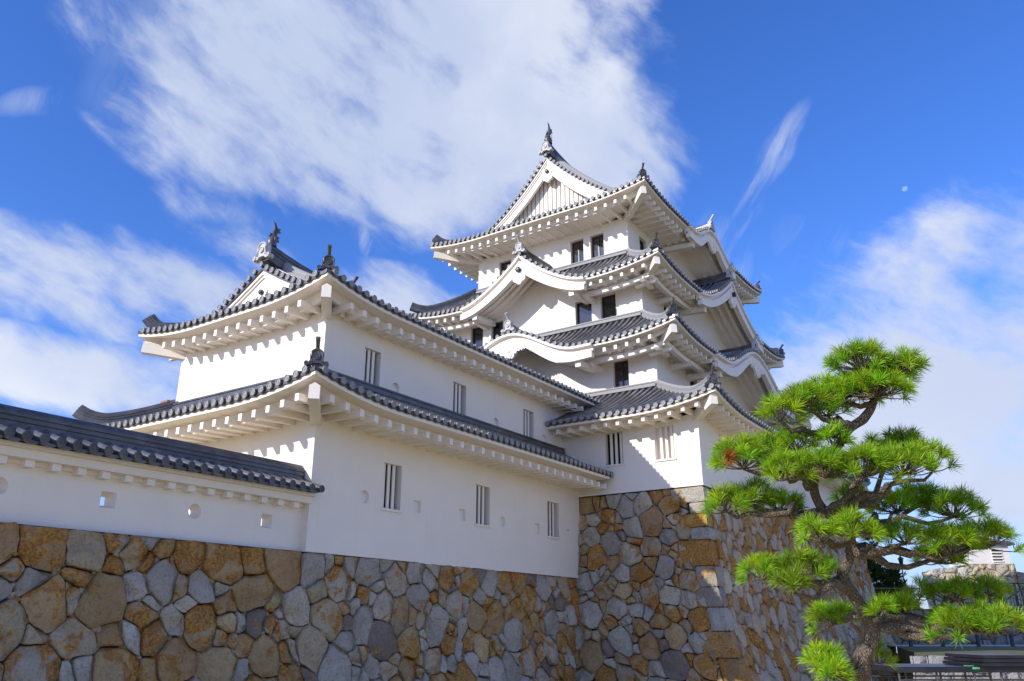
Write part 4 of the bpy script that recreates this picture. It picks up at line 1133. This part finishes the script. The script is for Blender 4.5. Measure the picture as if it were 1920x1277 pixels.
def crown_pad(c, rx, rz, rnd, ln=.125, wd=.0025, nn=70, sp=.090, base=(.25, .48, .018)):
    """flat-bottomed dome of needle tufts; returns mesh builder, colours and twig tips"""
    mb = MB(); cols = []; tips = []
    rx = max(.05, rx*1.0-.03); rz = max(.03, rz-.03); rd = rx*.85
    N = max(6, int(pi*rx*rd*1.5/sp/sp))
    for i in range(N):
        rr = sqrt((i+.5)/N)*1.0; a = i*2.39996 + rnd.uniform(-.4, .4); rr = min(1, rr*rnd.uniform(.88, 1.06))
        off = RT*cos(a)*rr*rx + HF*sin(a)*rr*rd + Vector((0, 0, rz*(1.35*sqrt(max(0, 1-rr*rr))-.75) + rnd.uniform(-.05, .045)))
        p = c + off; out = (RT*cos(a) + HF*sin(a))*rr
        ax = out*.95 + Vector((0, 0, 1.0-.45*rr)) + Vector((rnd.uniform(-.25, .25), rnd.uniform(-.25, .25), 0))
        f = rnd.uniform(.62, 1.25); cb = (base[0]*f*rnd.uniform(.85, 1.3), base[1]*f, base[2]*f)
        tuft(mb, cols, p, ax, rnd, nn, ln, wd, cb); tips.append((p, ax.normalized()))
    return mb, cols, tips
pine = thing('pine_tree', 'cloud-pruned green pine with twisted bark trunk standing in front of the stone base', 'pine tree', TRUNK[0][0])
rnd = random.Random(3)
tp = MB(); path = []; rad = []
def crm(p, t):
    n = len(p)-1; i = min(int(t*n), n-1); f = t*n-i; a, b, c, d = p[max(0, i-1)], p[i], p[i+1], p[min(n, i+2)]
    return [.5*((2*b[k]) + (c[k]-a[k])*f + (2*a[k]-5*b[k]+4*c[k]-d[k])*f*f + (3*b[k]-a[k]-3*c[k]+d[k])*f**3) for k in range(len(a))]
TR = [(*p, r) for p, r in TRUNK]
rows = []
NT = 120
cen = [crm(TR, i/NT) for i in range(NT+1)]
for i, q in enumerate(cen):
    a = Vector(cen[max(0, i-1)][:3]); b = Vector(cen[min(NT, i+1)][:3]); t = (b-a).normalized(); x = t.cross(HF).normalized(); y = x.cross(t)
    ring = []
    for k in range(18):
        an = 2*pi*k/18; d = x*cos(an)+y*sin(an); p = Vector(q[:3])
        r = q[3]*.70*(1 + .20*noise.noise((p*4.5 + d*.6)) + .12*noise.noise(p*13 + d*1.7))
        ring.append(p + d*r)
    rows.append(ring)
tp.grid(rows, True); tp.add(rows[-1], [tuple(range(18))])
tp.build('trunk', M_BARK, pine, True)
for i, (c, rx, rz, at) in enumerate(PADS):
    c = Vector(c); at = Vector(at); low = c - Vector((0, 0, rz*.55))
    shade = rnd.uniform(.85, 1.15)
    mb, cols, tips = crown_pad(c, rx, rz, rnd, base=(.25*shade, .48*shade, .018))
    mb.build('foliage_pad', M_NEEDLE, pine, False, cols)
    br = MB(); L = (low-at).length; pts = []; rr = []
    for j in range(9):
        t = j/8; p = at.lerp(low, t); w = sin(pi*t)*L*.10
        p += Vector((noise.noise(Vector((i*3.1, t*3, 0)))*w*2, noise.noise(Vector((i*3.1, t*3, 5)))*w*2, noise.noise(Vector((i*3.1, t*4, 9)))*w*2 - w*.35)); pts.append(p); rr.append((.016 + .022*min(1, L/.8))*(1-t)**.8 + .009)
    br.tube(pts, rr, 7)
    for k, (p, ax) in enumerate(tips):
        m_ = low.lerp(p, .5) + Vector((rnd.uniform(-.02, .02), rnd.uniform(-.02, .02), -.015))
        br.tube([low + (p-low)*.06, m_, p - ax*.02, p + ax*.03], [.006, .005, .004, .003], 4, False)
    br.build('branch', M_BARK, pine, True)
dn = MB(); cols = []
for i in range(5): tuft(dn, cols, Vector(DEAD) + Vector((rnd.uniform(-.03, .03), rnd.uniform(-.03, .03), rnd.uniform(-.03, .03))), Vector((-.4, -.6, -.3)), rnd, 60, .09, .0024, (.36, .15, .03))
dn.build('dead_needles', M_NEEDLE, pine, False, cols)['label'] = 'withered orange-brown tuft of needles'

# ------------------------------------------------------------------ the grounds beyond
def fr_(f, r, z): p = CAM + HF*f + RT*r; return Vector((p.x, p.y, z))
RZ = math.atan2(RT.y, RT.x)
FM = Matrix((RT, HF, Vector((0, 0, 1)))).transposed()          # local x = right, y = away, z = up
def fbox(mb, f, r, z, sr, sf, sz): mb.box(fr_(f, r, z), sr, sf, sz, R=FM)
M_IRON = flat('dark_brown_iron', (.05, .032, .025), .5)
M_RAILW = flat('brown_rail_wood', (.20, .12, .06), .6)
M_BLACK = flat('black_stage_board', (.016, .016, .022), .4, 0, 3, .3)
M_PIPE = flat('steel_pipe', (.10, .10, .11), .4, .6)
M_GREENT = flat('green_tape', (.08, .45, .15), .5)
M_POST = flat('dark_grey_post', (.05, .05, .055), .6)
rnd = random.Random(23)
# kerb of the lawn: a line of pale stones
kb = MB(); cols = []
SKB = lambda u, v, o: fr_(29.97 - o, 14.2+u, -2.74 - v)
wall_stones(kb, cols, SKB, 24, 1.5, [(.30, 12), (.18, 30)], rnd, None, None, [((.45, .46, .50), .05, 4), ((.38, .38, .40), .1, 3)], .05)
backing(kb, cols, SKB, 24.0, 1.56, -.06, 0.0)
tag(kb.build('stone_edging', [M_STONE, M_JOINT], None, True, cols, angle=radians(38)), 'low edging of pale grey stones along the near edge of the dry lawn', 'stone edging')
rw = MB(); cols = []
STW = lambda u, v, o: fr_(52.4 - o + .1*v, 17+u, -.75 - v)
wall_stones(rw, cols, STW, 26, 2.1, [(.42, 10), (.28, 24), (.16, 40)], rnd, None, None, [((.46, .45, .46), .08, 6), ((.42, .37, .29), .4, 4), ((.36, .35, .36), .1, 3)], .08)
backing(rw, cols, STW, 26.0, 2.1)
b = len(rw.v); rw.m = 0; rw.add([fr_(52.3, 17, -.74), fr_(52.3, 43, -.74), fr_(53.6, 43, -.74), fr_(53.6, 17, -.74)], [(0, 1, 2, 3)]); cols.extend([(.4, .38, .33, 0)]*4)
tag(rw.build('retaining_wall', [M_STONE, M_JOINT], None, True, cols, angle=radians(38)), 'grey boulder retaining wall behind the bollards along the pale path', 'retaining wall')
tr_ = MB(); tr_.grid([[fr_(f, r, -.70) for r in (17, 30, 43, 90)] for f in (53.2, 60, 66.0)]); tr_.grid([[fr_(53.2, r, z) for r in (17, 30, 43, 90)] for z in (-.70, -2.8)]); kind(tr_.build('terrace', M_LAWN), 'structure')
# bollards
bm = MB(); bm.tube([Vector((0, 0, -.05)), Vector((0, 0, .50)), Vector((0, 0, .60)), Vector((0, 0, .62))], [.10, .095, .085, .05], 10)
bm.tube([Vector((0, 0, .46)), Vector((0, 0, .50))], .106, 10)
b0 = bm.build('bollard', M_POST, None, True, angle=radians(40)); b0.location = fr_(46, 21.05, -2.744)
BL = ['leftmost dark bollard beside the pine trunk on the pale path', 'second dark bollard from the left on the pale path', 'third dark bollard, partly behind the low right pine bough', 'rightmost dark bollard at the picture edge on the pale path']
tag(b0, BL[0], 'bollard', 'bollards along the pale path')
for i, r in enumerate((22.74, 24.62, 26.42)):
    c = b0.copy(); COL.objects.link(c); c.location = fr_(46, r, -2.744); tag(c, BL[i+1], 'bollard', 'bollards along the pale path')
# railing on the terrace
rl = thing('iron_railing', 'dark brown iron railing along the terrace below the pale boulder base', 'railing', fr_(54, 29, -.7))
mb = MB()
for z in (.86, .52, -.45): mb.tube([fr_(54, 26.4, z), fr_(54, 40, z)], .03, 6)
for i in range(90): mb.tube([fr_(54, 26.5+i*.15, -.45), fr_(54, 26.5+i*.15, .52)], .011, 4, False)
mb.build('rails', M_IRON, rl)
for i in range(8):
    p = MB(); fbox(p, 54, 26.6+i*1.75, .05, .10, .10, 1.7); p.build('post', M_IRON, rl)
st = thing('stair_railing', 'sloping dark handrail of the stairs going down left from the terrace railing', 'handrail', fr_(52, 30, -2))
mb = MB()
mb.tube([fr_(51.8, 31.6, .80), fr_(51.8, 28.0, -1.30)], .035, 6); mb.tube([fr_(51.8, 31.6, -.1), fr_(51.8, 28.0, -2.2)], .025, 6)
for i in range(18): t = i/17; mb.tube([fr_(51.8, 31.6-3.6*t, .80-2.1*t), fr_(51.8, 31.6-3.6*t, -.1-2.1*t)], .012, 4, False)
mb.build('rails', M_IRON, st)
for t in (0, .5, 1):
    p = MB(); p.tube([fr_(51.8, 31.6-3.6*t, .84-2.1*t), fr_(51.8, 31.6-3.6*t, -.8-2.0*t)], .045, 6); p.build('post', M_IRON, st)
# wooden post and rail fence
fn = thing('wooden_fence', 'brown post-and-rail fence in front of the pale house left of the lamp', 'fence', fr_(55, 24, -.7))
mb = MB()
for z in (.60, .25): mb.tube([fr_(55, 20.5, z), fr_(55, 26.3, z)], .045, 6)
mb.build('rails', M_RAILW, fn)
for r in (21.2, 23.1, 25.4):
    p = MB(); fbox(p, 55, r, 0, .13, .13, 1.5); p.build('post', M_RAILW, fn)
# lamp post with a small lantern
lp = thing('lamp_post', 'slender dark lamp post with small lantern seen between the pine boughs', 'lamp post', fr_(60, 27.65, -.7))
p = MB(); p.tube([fr_(60, 27.65, -.7), fr_(60, 27.65, -.2), fr_(60, 27.65, -.1), fr_(60, 27.65, 2.4)], [.10, .09, .055, .04], 10); p.build('post', M_IRON, lp, True)
p = MB(); p.tube([fr_(60, 27.65, 2.38), fr_(60, 27.65, 2.44), fr_(60, 27.65, 2.82)], [.07, .12, .17], 6); p.build('lantern', M_GLASS, lp)
p = MB(); p.tube([fr_(60, 27.65, 2.82), fr_(60, 27.65, 2.86), fr_(60, 27.65, 3.0), fr_(60, 27.65, 3.08)], [.23, .21, .06, .02], 6); p.build('cap', M_IRON, lp)
# small far turret on its own stone base
fb = thing('stone_bastion', 'sunlit pale boulder bastion rising behind the terrace railing at the right edge', 'stone bastion', fr_(70, 38, -.7))
FT = lambda u: 2.62 + min(1, max(0, (u-3.2)/1.2))*.62
SF = lambda u, v, o: fr_(70 - .06*v*v*.3 - o, 33.9+u, 3.24 - v)
mb = MB(); cols = []
for poly, r_ in stone_cells(rnd, 8.0, 4.1, [(.5, 8), (.33, 20), (.18, 40)]):
    poly = clip(poly, -1, 0, 0); poly = clip(poly, 1, 0, 7.75) if len(poly) > 2 else poly
    if len(poly) > 2: poly = clip(poly, -.12, -1, -.62) if sum(p[0] for p in poly)/len(poly) < 3.6 else poly
    if len(poly) > 2: add_stone(mb, cols, poly, SF, rnd, stone_colour(rnd, [((.78, .70, .52), .2, 8), ((.80, .74, .62), .1, 6), ((.80, .58, .12), .3, 2), ((.72, .58, .40), .4, 3)]), dome=.06)
backing(mb, cols, lambda u, v, o: SF(u, max(v, .66-.12*u if u < 3.8 else 0), o), 7.75, 4.1)
mb.build('wall_face', [M_STONE, M_JOINT], fb, True, cols, angle=radians(38))
mb = MB(); cols = []
SG = lambda u, v, o: fr_(69.98+u, 41.66 + .1*v + o, 3.24 - v)
wall_stones(mb, cols, SG, 6, 4.1, [(.5, 8), (.33, 20)], rnd, 0, None, STONE_COL, .05); backing(mb, cols, SG, 6, 4.1)
mb.build('wall_face', [M_STONE, M_JOINT], fb, True, cols, angle=radians(38))
ft = thing('gate_tower', 'small white far-off wall end with dark slatted window and tiled eave on the bastion', 'building', fr_(71, 40, 3.2))
mb = MB(); fbox(mb, 72.2, 39.95, 3.98, 3.3, 3.6, 1.46); fbox(mb, 72.2, 39.95, 4.78, 3.6, 3.9, .16); mb.build('wall', M_PLASTER, ft)
mb = MB(); fbox(mb, 70.42, 40.55, 3.95, .8, .06, 1.1); wn = mb.build('window', M_DARK, ft)
mb = MB()
for i in range(5): fbox(mb, 70.38, 40.55, 3.46+i*.245, .86, .10, .12)
mb.build('slats', M_PLASTER, wn)
mb = MB(); c0 = [fr_(70.1, 37.9, 4.84), fr_(70.1, 42.05, 4.84), fr_(74.3, 42.05, 4.84), fr_(74.3, 37.9, 4.84)]; rg_ = [fr_(72.2, 39.0, 5.6), fr_(72.2, 41.0, 5.6)]
mb.add(c0 + rg_ + [p - Vector((0, 0, .07)) for p in c0], [(0, 1, 5, 4), (1, 2, 5), (2, 3, 4, 5), (3, 0, 4), (6, 7, 1, 0), (7, 8, 2, 1), (8, 9, 3, 2), (9, 6, 0, 3), (6, 7, 8, 9)])
for i in range(14): mb.tube([fr_(70.05, 38.05+i*.3, 4.88), fr_(71.0, 38.05+i*.3, 5.2)], .06, 5)
mb.build('roof', M_TILE, ft)
# pale house and pines behind the fence
ph = thing('house', 'pale distant house behind the brown fence left of the lamp post', 'house', fr_(110, 48.5, -2.7))
mb = MB(); fbox(mb, 110, 49.2, -.1, 5, 5, 5.0); mb.build('wall', flat('pale_render', (.62, .63, .66), .8), ph)
mb = MB(); a = [fr_(107, 46.3, 2.3), fr_(107, 52.1, 2.3), fr_(113, 52.1, 2.3), fr_(113, 46.3, 2.3), fr_(110, 46.3, 3.5), fr_(110, 52.1, 3.5)]; mb.add(a, [(0, 1, 5, 4), (2, 3, 4, 5), (0, 4, 3), (1, 2, 5), (0, 1, 2, 3)]); mb.build('roof', flat('grey_roof', (.28, .29, .32), .7), ph)
for r in (47.8, 49.2, 50.6):
    mb = MB(); fbox(mb, 107.48, r, 1.0, .8, .06, 1.0); mb.build('window', M_GLASS, ph)
def far_pine(name, f, r, z0, h, wdt, label, seed, grp=None):
    rd = random.Random(seed); t = thing(name, label, 'pine tree', fr_(f, r, z0), grp)
    mb = MB(); mb.tube([fr_(f, r+.15*sin(i*1.3), z0 + h*.9*i/8) for i in range(9)], [.16*(1-i/10) for i in range(9)], 8); mb.build('trunk', M_BARK, t, True)
    cr = MB(); cols = []
    for i in range(34):
        a = rd.random()*2*pi; zz = rd.uniform(.28, 1); rad_ = wdt*(1.15-zz*.85)*sqrt(rd.random()); c = fr_(f + sin(a)*rad_, r + cos(a)*rad_, z0 + h*zz)
        for j in range(15):
            o_ = c + Vector((rd.gauss(0, .28), rd.gauss(0, .28), rd.gauss(0, .13)))
            tuft(cr, cols, o_, Vector((rd.uniform(-.5, .5), rd.uniform(-.5, .5), 1)), rd, 16, .34, .022, (.04, .085, .014))
    cr.build('crown', M_NEEDLE, t, False, cols)
far_pine('pine_tree', 58, 24.3, -.7, 3.3, 1.7, 'dark background pine left of the lamp post behind the wooden fence', 4)
far_pine('pine_tree', 59, 26.3, -.7, 2.6, .9, 'small dark background pine close to the lamp post', 9)
# black stage with stacked boards
sg = thing('stage_platform', 'black temporary stage deck on steel scaffolding legs behind the pine trunk', 'stage', fr_(17, 7.6, GZ))
mb = MB(); fbox(mb, 17.05, 8.4, -2.60, 2.5, 1.5, .10); mb.build('deck', M_BLACK, sg)
mb = MB()
for r in (7.2, 7.9, 8.6, 9.1, 9.6):
    for f in (16.4, 17.7): mb.tube([fr_(f, r, GZ), fr_(f, r, -2.65)], .022, 6)
for z in (-2.78, -3.2):
    for f in (16.4, 17.7): mb.tube([fr_(f, 7.18, z), fr_(f, 9.62, z)], .018, 6)
for r in (7.2, 7.9, 8.6): mb.tube([fr_(16.4, r, -2.8), fr_(16.4, r+.7, GZ+.1)], .015, 5); mb.tube([fr_(16.4, r+.7, -2.8), fr_(16.4, r, GZ+.1)], .015, 5)
mb.build('scaffolding', M_PIPE, sg)
mb = MB(); mb.tube([fr_(16.2, 7.1, -2.80), fr_(16.2, 9.3, -2.86)], .014, 6); mb.build('cross_bar', flat('bright_pipe', (.5, .5, .52), .35, .8), sg)
lab = ['bottom black board of the stack on the right end of the stage', 'middle black board of the stack on the stage', 'top black board of the stack on the stage']
for i in range(3):
    mb = MB(); rr_ = 9.18 + .02*i; s2 = 1.0 - .03*i
    fbox(mb, 16.95, rr_, -2.514 + i*.068, s2, 1.45, .058); fbox(mb, 16.95, rr_, -2.514+i*.068 - .003, s2+.012, 1.462, .03)
    tag(mb.build('stage_board', M_BLACK), lab[i], 'stage board', 'boards stacked on the stage')
mb = MB(); fbox(mb, 16.55, 8.60, -2.542, .14, .10, .012); fbox(mb, 16.30, 8.60, -2.575, .13, .012, .035); tag(mb.build('green_tape', M_GREENT), 'bit of bright green tape on the stage edge beside the stacked boards', 'tape')
# dark wooded rise far right
hl = MB(); rows = []
for i in range(14):
    row = []
    for j in range(40):
        r = 60+j*3.2; f = 104+i*3; q = Vector((r*.16, f*.16, 0)); e = sin(pi*min(1, i/13))*min(1, (j+.2)/2.5)
        row.append(fr_(f, r, -3.0 + e*(8.4 + 1.6*noise.noise(q) + 1.0*noise.noise(q*3.1))))
    rows.append(row)
hl.grid(rows); kind(hl.build('hills', flat('dark_wood_cover', (.03, .045, .03), .95, 0, .8, .5, .8), None, True), 'structure')

# ------------------------------------------------------------------ moon
mo = MB(); MC = CAM + (FW + RT*((1696.5-960)/1532.) - UP*((354-638.5)/1532.))*5000
mo.grid([[MC + Vector((cos(2*pi*j/32)*cos(a), sin(2*pi*j/32)*cos(a), sin(a)))*17 for j in range(32)] for a in [-pi/2 + pi*i/16 for i in range(17)]], True)
mm = bpy.data.materials.new('moon_glow'); mm.use_nodes = True; t = mm.node_tree; t.nodes.clear(); q = NG(t)
out = q.n('ShaderNodeOutputMaterial'); em = q.n('ShaderNodeEmission'); tb = q.n('ShaderNodeBsdfTransparent'); ad = q.n('ShaderNodeAddShader'); ge = q.n('ShaderNodeNewGeometry')
lit = q.maprange(q.dot(ge.outputs['Normal'], tuple((-RT*.75 + UP*.35 - FW*.45).normalized())), -.02, .35)
em.inputs['Color'].default_value = (.8, .85, 1, 1)
q.put(em.inputs['Strength'], q.math('MULTIPLY', q.math('MULTIPLY', lit, q.maprange(q.noise(ge.outputs['Position'], .09, 3), .3, .7, .6, 1.)), .16))
t.links.new(tb.outputs[0], ad.inputs[0]); t.links.new(em.outputs[0], ad.inputs[1]); t.links.new(ad.outputs[0], out.inputs[0])
tag(mo.build('moon', mm, None, True), 'faint half moon alone in the blue sky on the right', 'moon')
